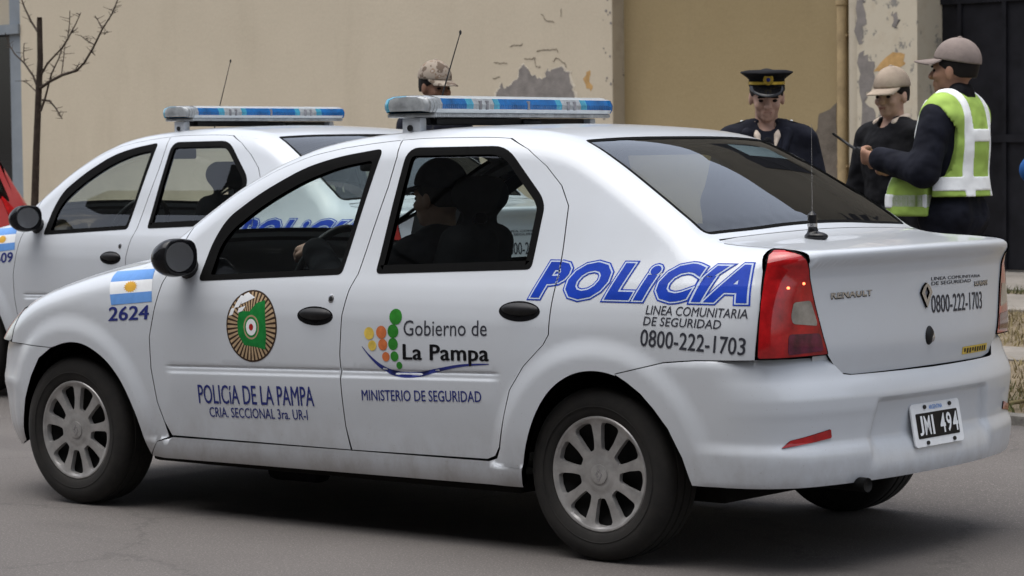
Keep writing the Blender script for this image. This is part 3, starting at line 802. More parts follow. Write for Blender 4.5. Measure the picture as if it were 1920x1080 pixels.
    for x in (.02, 2.655):
        for s in (-1, 1):
            pr = []
            for a in np.linspace(R(8), R(172), 24):
                pr.append((x+.392*math.cos(a), .29+.392*math.sin(a)))
            vs_ = [(p[0], s*.80, p[1]) for p in pr] + [(p[0], s*.50, p[1]) for p in pr]; n_ = len(pr)
            mb.add(vs_, [(i, i+1, n_+i+1, n_+i) for i in range(n_-1)])
    mb.build('underbody', M['under'], root)
    mb = MB(); mb.tube([(3.0, -.40, .27), (3.30, -.44, .285), (3.47, -.46, .285)], .024, 14); mb.build('exhaust_pipe', M['steel'], root, smooth=True)
    # ---- cabin
    lin_out = [(.62, .30), (2.25, .33), (2.36, .62), (2.95, .72), (2.95, 1.04)] + [(x, z-.03) for x, z in zline(2.85, .78)] + [(.62, 1.0)]
    lin_out = [(x, min(z, float(Zb(x))-.03)) for x, z in lin_out]
    for mir in (False, True):
        panel('door_lining', lin_out, M['trim'], root, holes=[offset_poly(FW, -.004), offset_poly(RW, -.004)], step=.04, off=-.035, rim=False, mirror=mir)
    hd = yline(.62, 3.0, -1, .02) + yline(3.0, .62, 1, .02)
    panel('headlining', hd, M['headlining'], root, fam=fam_top, holes=[offset_poly(ws, -.006), offset_poly(rwin, -.006)], step=.05, off=-.028, rim=False)
    V_, F_ = sdf_mesh([('b', (.60, 0, .73), (.20, .70, .13), .07), ('b', (.70, -.37, .87), (.09, .18, .045), .035)], .016, .03)
    mesh_obj('dashboard', V_, F_, M['trim'], root)
    V_, F_ = sdf_mesh([('b', (2.80, 0, .96), (.28, .60, .02), .015)], .02); mesh_obj('parcel_shelf', V_, F_, M['trim'], root)
    for s in (-1, 1):
        y = s*.37
        V_, F_ = sdf_mesh([('c', (1.21, y-.14, .50), (1.21, y+.14, .50), .09, .09), ('b', (1.37, y, .48), (.26, .23, .07), .06), ('c', (1.57, y-.12, .56), (1.73, y-.11, 1.06), .085, .07), ('c', (1.57, y+.12, .56), (1.73, y+.11, 1.06), .085, .07),
                           ('c', (1.57, y, .56), (1.74, y, 1.06), .085, .075), ('c', (1.75, y-.06, 1.24), (1.75, y+.06, 1.24), .07, .07), ('c', (1.74, y-.07, 1.0), (1.75, y-.07, 1.2), .018, .018), ('c', (1.74, y+.07, 1.0), (1.75, y+.07, 1.2), .018, .018)], .014, .03)
        mesh_obj('front_seat', V_, F_, M['seat'], root)
    V_, F_ = sdf_mesh([('b', (2.35, 0, .52), (.26, .62, .08), .06), ('c', (2.60, -.56, .60), (2.70, -.52, .98), .09, .075), ('c', (2.60, .56, .60), (2.70, .52, .98), .09, .075), ('b', (2.64, 0, .78), (.09, .56, .24), .06),
                       ('c', (2.72, -.42, 1.08), (2.72, -.30, 1.08), .06, .06), ('c', (2.72, .42, 1.08), (2.72, .30, 1.08), .06, .06)], .018, .04)
    mesh_obj('rear_seat', V_, F_, M['seat'], root)
    # steering wheel
    Ms = Matrix.Translation((.99, -.37, .945)) @ Matrix.Rotation(R(-62), 4, 'Y')
    mb = MB(); rg_ = [Ms @ Vector((.185*math.cos(a), .185*math.sin(a), 0)) for a in np.linspace(0, 2*math.pi, 41)]
    mb.tube(rg_, .015, 10)
    for a in (R(90), R(-90), R(200), R(160)): mb.tube([Ms @ Vector((0, 0, -.02)), Ms @ Vector((.18*math.cos(a), .18*math.sin(a), 0))], .016, 8)
    mb.lathe([(.0, .012), (.05, .01), (.062, -.02), (.05, -.04), (.03, -.25)], 'z', n=20, cap=False, M=Ms); mb.build('steering_wheel', M['black_plastic'], root, smooth=True)
    mb = MB(); mb.box((.90, -.10, 1.325), (.925, .10, 1.385), .012); mb.build('rear_view_mirror', M['black_plastic'], root, angle=40)
    # ---- aerials
    mb = MB(); mb.lathe([(.02, 0), (.018, .012), (.007, .02), (.006, .03)], 'z', c=(1.20, 0, 1.462), n=14)
    mb.tube([(1.20, 0, 1.485), (1.35, 0, 1.86)], [.0035, .002], 6); mb.lathe([(.001, -.01), (.005, -.004), (.005, .004), (.001, .01)], 'z', c=(1.352, 0, 1.865), n=8)
    mb.build('roof_aerial', M['black_plastic'], root, angle=40)
    mb = MB(); V_, F_ = sdf_mesh([('e', (3.15, -.265, 1.096), (.045, .030, .017), None), ('c', (3.135, -.265, 1.10), (3.137, -.265, 1.118), .020, .018)], .004, .006); mb.add(V_, F_)
    mb.lathe([(.015, .03), (.016, .05), (.017, .085), (.012, .09), (.004, .098)], 'z', c=(3.135, -.265, 1.085), n=16); mb.build('boot_aerial', M['gloss_black'], root, angle=40)
    mb = MB(); mb.lathe([(.0175, .044), (.0175, .056)], 'z', c=(3.135, -.265, 1.085), n=16); mb.tube([(3.135, -.265, 1.17), (3.133, -.265, 1.48)], [.0008, .0005], 6); mb.build('aerial_whip', M['chrome'], root)
    return dict(body=body, trunk_lid=tl, rear_bumper=rb, roof=roof)
# ---------------------------------------------------------------- police livery, beacon bar, plate
def child(root, nm): return [c for c in root.children if c.name.split('.')[0] == nm]
def add_livery(root, parts, number='2624', plate=True):
    fd = child(root, 'front_door')[0]; rd = child(root, 'rear_door')[0]; ff = child(root, 'front_fender')[0]; body = parts['body']; lid = parts['trunk_lid']
    skip = xsh(GR, g*.5)
    # POLiCiA over the rear door edge and quarter panel: blue, pale and blue again
    for nm, mt, bo, of in (('lettering_edge', 'blue_text', .098, .0012), ('lettering_outline', 'pale_text', .072, .0020), ('lettering', 'blue_text', .042, .0028)):
        letters(nm, 'POLiCíA', (2.376, .902), (3.222, .904), (2.384, 1.010), M[mt], body, bold=bo, shear=.30, space=1.20, off=of, cell=.012, skip=skip)
    letters('hotline_lettering', 'LINEA COMUNITARIA', (2.852, .853), (3.240, .849), (2.852, .882), M['grey_text'], body, fat=.008, shear=.12, cell=.02)
    letters('hotline_lettering', 'DE SEGURIDAD', (2.846, .817), (3.148, .813), (2.846, .845), M['grey_text'], body, fat=.008, shear=.12, cell=.02)
    letters('hotline_lettering', '0800-222-1703', (2.838, .748), (3.238, .730), (2.838, .803), M['grey_text'], body, fat=.012, shear=.10, cell=.02)
    letters('government_lettering', 'Gobierno de', (1.800, .746), (2.184, .758), (1.800, .800), M['grey_text'], rd, bold=0., cell=.02)
    letters('government_lettering', 'La Pampa', (1.798, .661), (2.191, .671), (1.798, .715), M['black_text'], rd, fat=.028, cell=.02, space=1.05)
    letters('ministry_lettering', 'MINISTERIO DE SEGURIDAD', (1.595, .504), (2.157, .526), (1.595, .542), M['navy_text'], rd, fat=.012, cell=.02)
    letters('police_lettering', 'POLICíA DE LA PAMPA', (.750, .450), (1.354, .470), (.750, .521), M['navy_text'], fd, fat=.014, cell=.02)
    letters('station_lettering', 'CRIA. SECCIONAL 3ra. UR-I', (.800, .400), (1.314, .416), (.800, .437), M['navy_text'], fd, fat=.010, cell=.02)
    dots = dict(leaf_green=[(1.761, .812, .030), (1.750, .760, .026), (1.750, .714, .023), (1.756, .670, .019), (1.778, .638, .014)],
                orange=[(1.694, .754, .025), (1.701, .710, .022), (1.715, .667, .018)], pale_yellow=[(1.635, .748, .024), (1.650, .705, .020)])
    for k_, l in dots.items(): many('logo_dots', [ell(x, z, r, r*.95, 18) for x, z, r in l], M[k_], rd)
    sw = [(1.600, .700), (1.640, .662), (1.70, .623), (1.775, .604), (1.86, .606), (1.96, .630), (2.07, .652), (2.193, .660)]
    th_ = [.001, .004, .008, .010, .009, .006, .004, .001]
    s2 = chaikin(sw, 2, False); t2 = np.interp(np.linspace(0, 1, len(s2)), np.linspace(0, 1, 8), th_)
    shape('logo_wave', [(x, z-t) for (x, z), t in zip(s2, t2)] + [(x, z+t) for (x, z), t in reversed(list(zip(s2, t2)))], M['navy_text'], rd)
    # the force's oval badge
    cx, cz, rx, rz = 1.043, .755, .132, .135
    b0 = shape('badge', ell(cx, cz, rx, rz, 48), M['dark_brown'], fd, off=.0010)
    rays = []
    for k_ in range(40):
        a0 = 2*math.pi*(k_)/40; a1 = 2*math.pi*(k_+.55)/40
        rays.append([(cx+rx*f*math.cos(a), cz+rz*f*math.sin(a)) for a, f in ((a0, .35), (a0, .95), (a1, .95), (a1, .35))])
    many('badge_rays', rays, M['tan'], fd, off=.0014)
    prov = [(-.062, .05), (-.01, .05), (.02, .078), (.062, .09), (.070, .02), (.074, -.03), (.068, -.078), (.02, -.070), (-.035, -.066), (-.066, -.03), (-.070, .01)]
    shape('badge_field', [(cx+x*1.05, cz+z*1.1) for x, z in prov], M['badge_green'], fd, off=.0018)
    for rr, mt, of in ((.040, 'tan', .0021), (.034, 'badge_green', .0024), (.027, 'flag_white', .0027), (.011, 'red_mark', .0030)):
        shape('badge_centre', ell(cx, cz-.004, rr, rr*1.15, 24), M[mt], fd, off=of, step=.01)
    scr = [[(cx-.118+x, cz+.035+z) for x, z in q] for q in ([(.0, .0), (.02, .005), (.03, .03), (.012, .028)], [(.025, .03), (.05, .035), (.075, .075), (.055, .078), (.035, .05)], [(.06, .045), (.10, .06), (.13, .072), (.09, .09), (.07, .08)], [(.045, .012), (.07, .02), (.085, .04), (.05, .03)])]
    many('badge_scroll', scr, M['flag_white'], fd, off=.0024)
    # flag and unit number
    def fl(a, b):
        P0, P1, P2, P3 = (np.array(q) for q in ((.229, .940), (.476, .957), (.500, .832), (.272, .812)))
        return [tuple(P0+(P3-P0)*a), tuple(P1+(P2-P1)*a), tuple(P1+(P2-P1)*b), tuple(P0+(P3-P0)*b)]
    many('flag_stripes', [fl(0, .31), fl(.68, 1)], M['sky_blue'], ff); shape('flag_band', fl(.31, .68), M['flag_white'], ff)
    c_ = np.mean(fl(.31, .68), 0); star = [(c_[0]+.040*(1 if i % 2 else .72)*math.cos(i*math.pi/16), c_[1]+.024*(1 if i % 2 else .72)*math.sin(i*math.pi/16)) for i in range(32)]
    shape('flag_sun', star, M['sun_yellow'], ff, off=.0016, step=.01)
    letters('unit_number', number, (.258, .750), (.484, .764), (.262, .803), M['navy_text'], ff, fat=.024, cell=.02)
    # boot lid: name, lozenge, hotline, lock, sticker
    T_ = lambda y, z: (1.92-z, y)   # trunk coordinates: u runs down the lid
    def tl_(nm, s, y0, z0, y1, z1, zt, mt, **k): return letters(nm, s, T_(y0, z0), T_(y1, z1), T_(y0, zt), M[mt], lid, fam=fam_trunk, **k)
    tl_('maker_lettering', 'RENAULT', -.548, .905, -.347, .908, .928, 'chrome', bold=.03, off=.003, cell=.015, space=1.1)
    tl_('maker_lettering_shadow', 'RENAULT', -.546, .902, -.345, .905, .926, 'black_plastic', bold=.045, off=.0012, cell=.015, space=1.1)
    tl_('hotline_lettering', 'LINEA COMUNITARIA', .020, .966, .405, .962, .992, 'grey_text', fat=.010)
    tl_('hotline_lettering', 'DE SEGURIDAD', .022, .926, .320, .922, .955, 'grey_text', fat=.010)
    tl_('hotline_lettering', '0800-222-1703', .020, .828, .420, .822, .888, 'grey_text', fat=.014)
    tl_('model_lettering', 'LOGAN', .352, .908, .474, .906, .926, 'chrome', bold=.03, off=.003, cell=.015)
    tl_('model_lettering_shadow', 'LOGAN', .354, .905, .476, .903, .924, 'black_plastic', bold=.05, off=.0012, cell=.015)
    def tshape(nm, pts, mt, off, thick=.003, **k): return panel(nm, [T_(y, z) for y, z in pts], M[mt], lid, fam=fam_trunk, off=off, thick=thick, step=.01, **k)
    for s in (-1, 1):
        tshape('emblem', [(-.020, .952), (-.020+s*.036, .900), (-.020, .848), (-.020, .876), (-.020+s*.017, .900), (-.020, .924)], 'chrome', .009, .008)
    tshape('emblem_base', [(-.058, .900), (-.020, .956), (.018, .900), (-.020, .844)], 'bar_grey', .0012, .003)
    panel('lock', [T_(*p) for p in ell(0, .752, .026, .033, 24)], M['black_plastic'], lid, fam=fam_trunk, off=.001, dome=.012, step=.008, thick=.002)
    panel('lock_button', [T_(*p) for p in ell(.010, .745, .012, .015, 18)], M['chrome'], lid, fam=fam_trunk, off=.010, dome=.004, step=.006, thick=.002)
    tshape('sticker', round_poly([(.254, .695), (.479, .695), (.479, .668), (.254, .668)], .006), 'pale_yellow', .0012, .001)
    random.seed(3)
    for k_ in range(9):
        y = .268+.0225*k_; h_ = random.choice([.012, .016, .018])
        tshape('sticker_mark', [(y, .689), (y+.013, .689), (y+.013, .689-h_), (y, .689-h_)], 'dark_brown', .0024, .0005)
    # beacon bar
    bx = 1.56
    bar_prof = lambda z0, z1, d: None
    b = MB(); b.box((bx-.118, -.54, 1.527), (bx+.118, .54, 1.544), .008); base = b.build('light_bar', M['bar_clear'], root, angle=40)
    def seg(y0, y1, mt, nm, r=None):
        n_ = 20; vs_ = []; fs_ = []
        prof = [(-.118, .002), (-.128, .016), (-.130, .034), (-.118, .055), (-.08, .066), (0, .068), (.08, .066), (.118, .055), (.130, .034), (.128, .016), (.118, .002)]
        ys = np.linspace(y0, y1, 2) if r is None else np.array([y0, y0+(y1-y0)*.4, y0+(y1-y0)*.7, y0+(y1-y0)*.88, y1])
        sc = [1]*len(ys) if r is None else [1, .985, .93, .84, .66]
        for y, c in zip(ys, sc): vs_ += [(bx+px_*c, y, 1.542+ (pz if r is None else .034+(pz-.034)*(c*.6+.4))) for px_, pz in prof]
        m = len(prof)
        for i in range(len(ys)-1):
            for j in range(m-1): fs_.append((i*m+j, i*m+j+1, (i+1)*m+j+1, (i+1)*m+j))
        fs_.append(tuple(range(m))); fs_.append(tuple((len(ys)-1)*m+j for j in range(m)))
        o = mesh_obj(nm, vs_, fs_, [M[mt], M['bar_glow'], M['bar_teal']], base); o.data.set_sharp_from_angle(angle=R(35))
        for p_ in o.data.polygons:
            if p_.normal.z > .75 or p_.center.z < 1.5515: p_.material_index = 1  # white glow line painted on top and bottom faces
            elif r is not None and p_.center.x < bx-.03: p_.material_index = 2
        return o
    segs = [(-.175, .175, 'bar_blue'), (.175, .21, 'bar_teal'), (.21, .33, 'bar_clear'), (.33, .37, 'bar_teal'), (.37, .51, 'bar_blue')]
    for y0, y1, mt in segs:
        seg(y0, y1, mt, 'lens')
        if y0 > 0: seg(-y1, -y0, mt, 'lens')
    seg(.51, .568, 'bar_blue', 'lens', 1); seg(-.51, -.568, 'bar_clear', 'lens', 1)

    for y in (-.29, -.25, .25, .29, 0.):
        b = MB(); b.box((bx-.1325, y-.006, 1.556), (bx+.1325, y+.006, 1.590), .002); b.build('divider', M['bar_grey'], base)
    for s in (-1, 1):
        b = MB(); b.box((bx-.045, s*.52-.018, 1.468), (bx+.045, s*.52+.018, 1.526), .006); b.mi = 1; b.lathe([(.012, 0), (.012, .006)], 'y', c=(bx, s*.545-(.003), 1.488), n=12)
        b.build('bracket', [M['white'], M['black_plastic']], base, angle=40)
    b = MB(); b.box((bx-.06, -.46, 1.500), (bx+.06, .05, 1.526), .006); b.box((bx-.03, -.48, 1.502), (bx+.03, .48, 1.526), .004); b.tube([(bx+.06, .05, 1.51), (bx+.10, .1, 1.507), (bx+.05, .16, 1.507)], .012); b.build('siren_unit', M['black_plastic'], base, angle=40)
    if plate:
        rb = parts['rear_bumper']
        Mp = Matrix.Translation((3.4665, .004, .452)) @ Matrix.Rotation(R(-10), 4, 'Y')
        def loc(y, z, d): return tuple(Mp @ Vector((d, y, z)))
        def flat(nm, poly, d, mt, par, t=.003):
            n_ = len(poly); vs_ = [loc(y, z, d) for y, z in poly]+[loc(y, z, d-t) for y, z in poly]
            return mesh_obj(nm, vs_, [tuple(range(n_)), tuple(range(2*n_-1, n_-1, -1))]+[(i, (i+1) % n_, n_+(i+1) % n_, n_+i) for i in range(n_)], M[mt], par, smooth=False)
        pl = flat('number_plate', round_poly([(-.165, -.074), (.165, -.074), (.165, .074), (-.165, .074)], .016), 0, 'flag_white', rb, .006)
        flat('plate_field', round_poly([(-.140, -.046), (.140, -.046), (.140, .040), (-.140, .040)], .006), .0015, 'black_text', pl, .001)
        def ptext(nm, s, y0, y1, z0, z1, mt, bold, d):
            bm = glyphs(s, bold); x0 = min(v.co.x for v in bm.verts); x1 = max(v.co.x for v in bm.verts); bm.verts.index_update()
            A = [loc(y0+(v.co.x-x0)/(x1-x0)*(y1-y0), z0+v.co.y/CAP*(z1-z0), d) for v in bm.verts]
            o = mesh_obj(nm, A, [[v.index for v in f.verts] for f in bm.faces], M[mt], pl, smooth=False); bm.free(); return o
        for s_, y0, y1 in (('J', -.130, -.102), ('M', -.094, -.054), ('I', -.043, -.030), ('4', .012, .048), ('9', .056, .090), ('4', .098, .134)):
            bm = glyphs(s_, .02); zs_ = [v.co.y for v in bm.verts]; bm.free()
            a_ = .067/(max(zs_)-min(zs_))*CAP; zb_ = -.036-min(zs_)/CAP*a_
            ptext('plate_lettering', s_, y0, y1, zb_, zb_+a_, 'flag_white', .020 if s_ != 'M' else .012, .0035)
        ptext('plate_heading', 'ARGENTINA', -.045, .045, .050, .064, 'sky_blue', .01, .0016)
        for y, z in ((-.075, .060), (.095, .060), (-.085, -.062), (.095, -.062)):
            flat('bolt', ell(y, z, .009, .007, 12), .005, 'black_plastic', pl, .004)
    # windscreen sticker on the rear window's far corner
    st = shape('window_sticker', round_poly([(2.47, .20), (2.47, .46), (2.56, .48), (2.56, .22)], .005), M['pale_text'], root, fam=fam_top, off=-.006)
    return base
# ---------------------------------------------------------------- street: frame turned by the street's angle
TH = R(5.03)
EX = np.array([math.cos(TH), -math.sin(TH), 0]); EY = np.array([math.sin(TH), math.cos(TH), 0])
def W3(s, yp, z=0.): return tuple(EX*s + EY*yp + np.array([0, 0, z]))
def sobj(mb, name, mat, **k):
    o = mb.build(name, mat, **k); o.rotation_euler = (0, 0, -TH); return o
def gz(yp): return .055*float(sst(.95, 1.85, yp))
VZ = .10
# road sheet, gently cambered
ys = np.concatenate([np.linspace(-600, -14, 4), np.linspace(-12, .9, 12), np.linspace(.95, 1.85, 10), np.linspace(2.0, 3.62, 5)]); xs = np.concatenate([np.linspace(-900, -60, 4), np.linspace(-50, 30, 41), np.linspace(60, 900, 4)])
vs_ = [(x, y, gz(y)) for y in ys for x in xs]; nx = len(xs)
fs_ = [(j*nx+i, j*nx+i+1, (j+1)*nx+i+1, (j+1)*nx+i) for j in range(len(ys)-1) for i in range(nx-1)]
m, t, b, o = mat_new('worn asphalt')
n1 = noise(t, .7, 8, .6); n2 = noise(t, 45, 5, .75); n3 = noise(t, 130, 3, .7)
c = ramp(t, n1.outputs[0], [(.3, (.096, .086, .080)), (.7, (.130, .117, .109))])
c = mix(t, ramp(t, n2.outputs[0], [(.35, .0), (.7, .6)]), c, (.078, .069, .063)); c = mix(t, ramp(t, n3.outputs[0], [(.56, 0.), (.68, .75)]), c, (.30, .275, .255))
cr = N(t, 'ShaderNodeTexVoronoi', feature='DISTANCE_TO_EDGE'); cr.inputs['Scale'].default_value = .45
wv = noise(t, 2.5, 5, .7); tc = N(t, 'ShaderNodeTexCoord'); va = N(t, 'ShaderNodeVectorMath', operation='MULTIPLY_ADD'); va.inputs[1].default_value = (.5, .5, .5)
t.links.new(wv.outputs['Color'], va.inputs[0]); t.links.new(tc.outputs['Object'], va.inputs[2]); t.links.new(va.outputs[0], cr.inputs['Vector'])
c = mix(t, ramp(t, cr.outputs['Distance'], [(0., .35), (.008, 0.)]), c, (.035, .032, .030))
oil = ramp(t, noise(t, 1.6, 4, .5, sx=(.25, 1, 1)).outputs[0], [(.56, 0.), (.72, .45)]); c = mix(t, oil, c, (.052, .047, .044))
t.links.new(c, b.inputs['Base Color']); b.inputs['Roughness'].default_value = .88; bump(t, b, n3.outputs[0], .5, .004); M['asphalt'] = m
road = mesh_obj('road', vs_, fs_, M['asphalt'], kind='structure'); road.rotation_euler = (0, 0, -TH)
# verge and pavement strips
def ground_mat(name, a, b_, sc, dots=None, bmp=.6):
    m, t, b, o = mat_new(name); c = ramp(t, noise(t, sc, 8, .7).outputs[0], [(.32, a), (.68, b_)])
    c = mix(t, ramp(t, noise(t, sc*9, 5, .7).outputs[0], [(.4, 0.), (.7, .6)]), c, tuple(x*.55 for x in a))
    t.links.new(c, b.inputs['Base Color']); b.inputs['Roughness'].default_value = .95; bump(t, b, noise(t, sc*12, 5).outputs[0], bmp, .02); return m
M['dirt'] = ground_mat('dry dirt and dead grass', (.14, .105, .065), (.24, .19, .12), 2.5)
M['concrete'] = ground_mat('old concrete paving', (.20, .18, .155), (.29, .265, .235), 1.2, bmp=.25)
M['kerb'] = ground_mat('kerb concrete', (.16, .15, .135), (.24, .225, .20), 3, bmp=.4)
def strip(name, y0, y1, z, mat, x0=-400, x1=400, t=.02):
    mb = MB(); mb.box((x0, y0, z-t), (x1, y1, z), 0); return sobj(mb, name, mat, kind='structure')
strip('kerb', 3.60, 3.74, VZ, M['kerb'], t=.4)
strip('verge', 3.74, 6.5, VZ-.01, M['dirt'], t=.4); strip('path', 6.5, 7.4, VZ, M['concrete'], t=.4); strip('inner_verge', 7.4, 10.6, VZ-.01, M['dirt'], t=.4)
strip('pavement', 10.6, 12.5, VZ+.01, M['concrete'], t=.4); strip('inner_verge', 12.5, 13.1, VZ, M['dirt'], t=.4); strip('pavement', 13.1, 16.3, VZ+.01, M['concrete'], t=.4)
strip('back_ground', 16.3, 900, VZ-.02, M['dirt'], t=.4, x0=-900, x1=900)
# grass blades on the verges
def tufts(name, y0, y1, x0, x1, n, col, hmax):
    vs_ = []; fs_ = []
    for i in range(n):
        x = rng.uniform(x0, x1); y = rng.uniform(y0, y1); h = rng.uniform(.3, 1)*hmax; a = rng.uniform(0, 6.28); lx, ly = rng.normal(0, .5*h, 2); w = rng.uniform(.003, .007)
        dx, dy = w*math.cos(a), w*math.sin(a); z = VZ-.012; b = len(vs_)
        vs_ += [(x-dx, y-dy, z), (x+dx, y+dy, z), (x+lx*.4+dx*.6, y+ly*.4+dy*.6, z+h*.6), (x+lx*.4-dx*.6, y+ly*.4-dy*.6, z+h*.6), (x+lx, y+ly, z+h)]
        fs_ += [(b, b+1, b+2, b+3), (b+3, b+2, b+4)]
    o = mesh_obj(name, vs_, fs_, col, smooth=False, kind='stuff'); o.rotation_euler = (0, 0, -TH); return o
M['dry_grass'] = simple('dry grass', (.21, .17, .085), .9, var=.45, scale=5); M['green_grass'] = simple('winter grass', (.085, .095, .035), .9, var=.5, scale=4)
tufts('dry_grass', 3.76, 6.4, -7, 4.5, 9000, M['dry_grass'], .07); tufts('winter_grass', 3.76, 5.2, -7, 4.5, 5000, M['green_grass'], .06)
tufts('dry_grass', 7.45, 10.5, -6, 3, 9000, M['dry_grass'], .08); tufts('winter_grass', 12.5, 13.1, -9, 1, 3000, M['green_grass'], .09)

# ---------------------------------------------------------------- the old plastered building opposite
def plaster(name, a, b_, stain, bmp=.2):
    m, t, b, o = mat_new(name); c = ramp(t, noise(t, .55, 6, .6).outputs[0], [(.3, a), (.72, b_)])
    st = ramp(t, noise(t, 1.3, 8, .7, sx=(1, 1, .25)).outputs[0], [(.52, 0.), (.80, .32)]); c = mix(t, st, c, stain)
    gr = ramp(t, noise(t, 30, 6, .75).outputs[0], [(.35, 0.), (.8, .22)]); c = mix(t, gr, c, tuple(x*.7 for x in stain))
    lo = math_(t, 'MULTIPLY', zmask(t, .1, 1.5), ramp(t, noise(t, 2.2, 7, .7).outputs[0], [(.42, 0.), (.7, .7)])); c = mix(t, lo, c, tuple(x*.75 for x in stain))
    t.links.new(c, b.inputs['Base Color']); b.inputs['Roughness'].default_value = .93; bump(t, b, noise(t, 14, 8, .7).outputs[0], bmp, .02); return m
def peeling(name, a, stain, grey, th0, th1, sx):
    m, t, b, o = mat_new(name); c = ramp(t, noise(t, 1.0, 6, .6).outputs[0], [(.3, tuple(x*.93 for x in a)), (.72, a)])
    c = mix(t, ramp(t, noise(t, 5, 8, .7).outputs[0], [(.5, 0.), (.75, .45)]), c, stain)
    p = ramp(t, noise(t, 3.2, 9, .72, sx=sx).outputs[0], [(th0, 0.), (th1, 1.)]); c = mix(t, p, c, grey)
    t.links.new(c, b.inputs['Base Color']); b.inputs['Roughness'].default_value = .93
    inv = math_(t, 'SUBTRACT', 1., p); bump(t, b, inv, .5, .006); return m
M['wall_cream'] = plaster('cream plaster', (.53, .46, .35), (.59, .515, .395), (.36, .30, .21))
M['wall_ochre'] = plaster('ochre plaster', (.31, .235, .120), (.355, .275, .148), (.155, .115, .062))
M['pilaster'] = peeling('flaking cream plaster', (.56, .50, .39), (.40, .31, .20), (.25, .235, .21), .56, .585, (1, 1, .8))
M['pilaster_edge'] = peeling('streaked cream plaster', (.50, .445, .35), (.27, .21, .14), (.22, .19, .155), .62, .65, (5, 5, .35))
M['reveal'] = peeling('spotted plaster', (.40, .34, .25), (.20, .15, .10), (.13, .11, .09), .60, .63, (2, 2, .9))
M['cement'] = simple('bare grey cement', (.235, .215, .200), .95, var=.22, scale=7, bmp=.6, bscale=60, bdist=.01)
M['flake'] = simple('lifting pale plaster', (.60, .54, .44), .95, var=.12, scale=14, bmp=.7, bscale=40, bdist=.02)
M['cement_dark'] = simple('damp bare cement', (.150, .128, .105), .95, var=.25, scale=7, bmp=.6, bscale=60, bdist=.01)
M['crack'] = simple('dark crack', (.20, .17, .13), .95); M['rust'] = simple('ochre undercoat', (.50, .31, .13), .95, var=.25, scale=8)
M['gate'] = simple('dark painted metal', (.012, .012, .015), .55, var=.5, scale=3)
M['pipe'] = simple('painted downpipe', (.36, .27, .15), .7, var=.25, scale=6)
M['window_dark'] = simple('dark window glass', (.010, .010, .010), .08, coat=.5); M['jamb'] = simple('blue grey painted jamb', (.22, .245, .27), .8, var=.12, scale=3)
M['yellow_edge'] = simple('dull yellow paint', (.30, .24, .10), .8)
HT = 4.6
bl = empty('plastered_building', W3(-14, 15.6), -TH, label='old cream and ochre plastered building with flaking wall and dark metal gate', cat='building')
def bpart(name, s0, s1, y0, y1, z0, z1, mat, parent=bl, bev=0.):
    mb = MB(); mb.box((s0+14, y0-15.6, z0), (s1+14, y1-15.6, z1), bev); return mb.build(name, mat, parent, angle=40 if bev else None)
bpart('wall', -23.16, -11.66, 15.6, 18, 0, HT, M['wall_cream'])
bpart('wall_end', -11.66, -11.652, 15.605, 15.80, 0, HT, M['reveal'])
bpart('recessed_wall', -11.652, -8.33, 15.80, 18, 0, HT, M['wall_ochre'])
bpart('pilaster_edge', -8.33, -8.183, 15.64, 18, 0, HT, M['pilaster_edge'], bev=.03)
bpart('pilaster', -8.183, -7.41, 15.6, 18, 0, HT, M['pilaster'])
gt = bpart('gate', -7.41, -2.2, 16.05, 16.12, .13, 4.4, M['gate'])
for k_ in range(9): bpart('gate_rib', -7.2+.55*k_, -7.15+.55*k_, 16.02, 16.052, .13, 4.4, M['gate'], gt)
for z in (1.45, 2.9): bpart('gate_rail', -7.41, -2.2, 16.015, 16.022, z, z+.08, M['gate'], gt)
bpart('gate_lintel', -7.41, -2.2, 15.75, 18, 4.41, HT, M['wall_cream'])
bpart('pilaster', -2.2, -1.4, 15.6, 18, 0, HT, M['pilaster']); bpart('wall', -1.4, 22, 15.62, 18, 0, HT, M['wall_cream'])
bpart('cornice', -45, 22, 15.42, 18, HT, HT+.25, M['wall_cream']); M['upper'] = plaster('upper wall darkened for reflection', (.085, .075, .058), (.12, .105, .08), (.05, .045, .035)); bpart('unseen_upper_wall', -45, 22, 15.7, 18, HT+.25, 10.8, M['upper'])  # unseen upper storey, made dark to dim the rear window's reflection
for k_ in range(9): bpart('louvre', -20+4.4*k_, -18.2+4.4*k_, 15.64, 15.698, 7.2, 9.0, M['gate'])
mb = MB(); mb.tube([(-8.47+14, .12, .1), (-8.47+14, .12, HT)], .055, 14); mb.lathe([(.055, 0), (.068, .01), (.068, .07), (.055, .08)], 'z', c=(-8.47+14, .12, 2.93), n=14)
for z in (1.2, 2.6): mb.box((-8.54+14, .11, z), (-8.40+14, .20, z+.03))
mb.build('downpipe', M['pipe'], bl, angle=40)
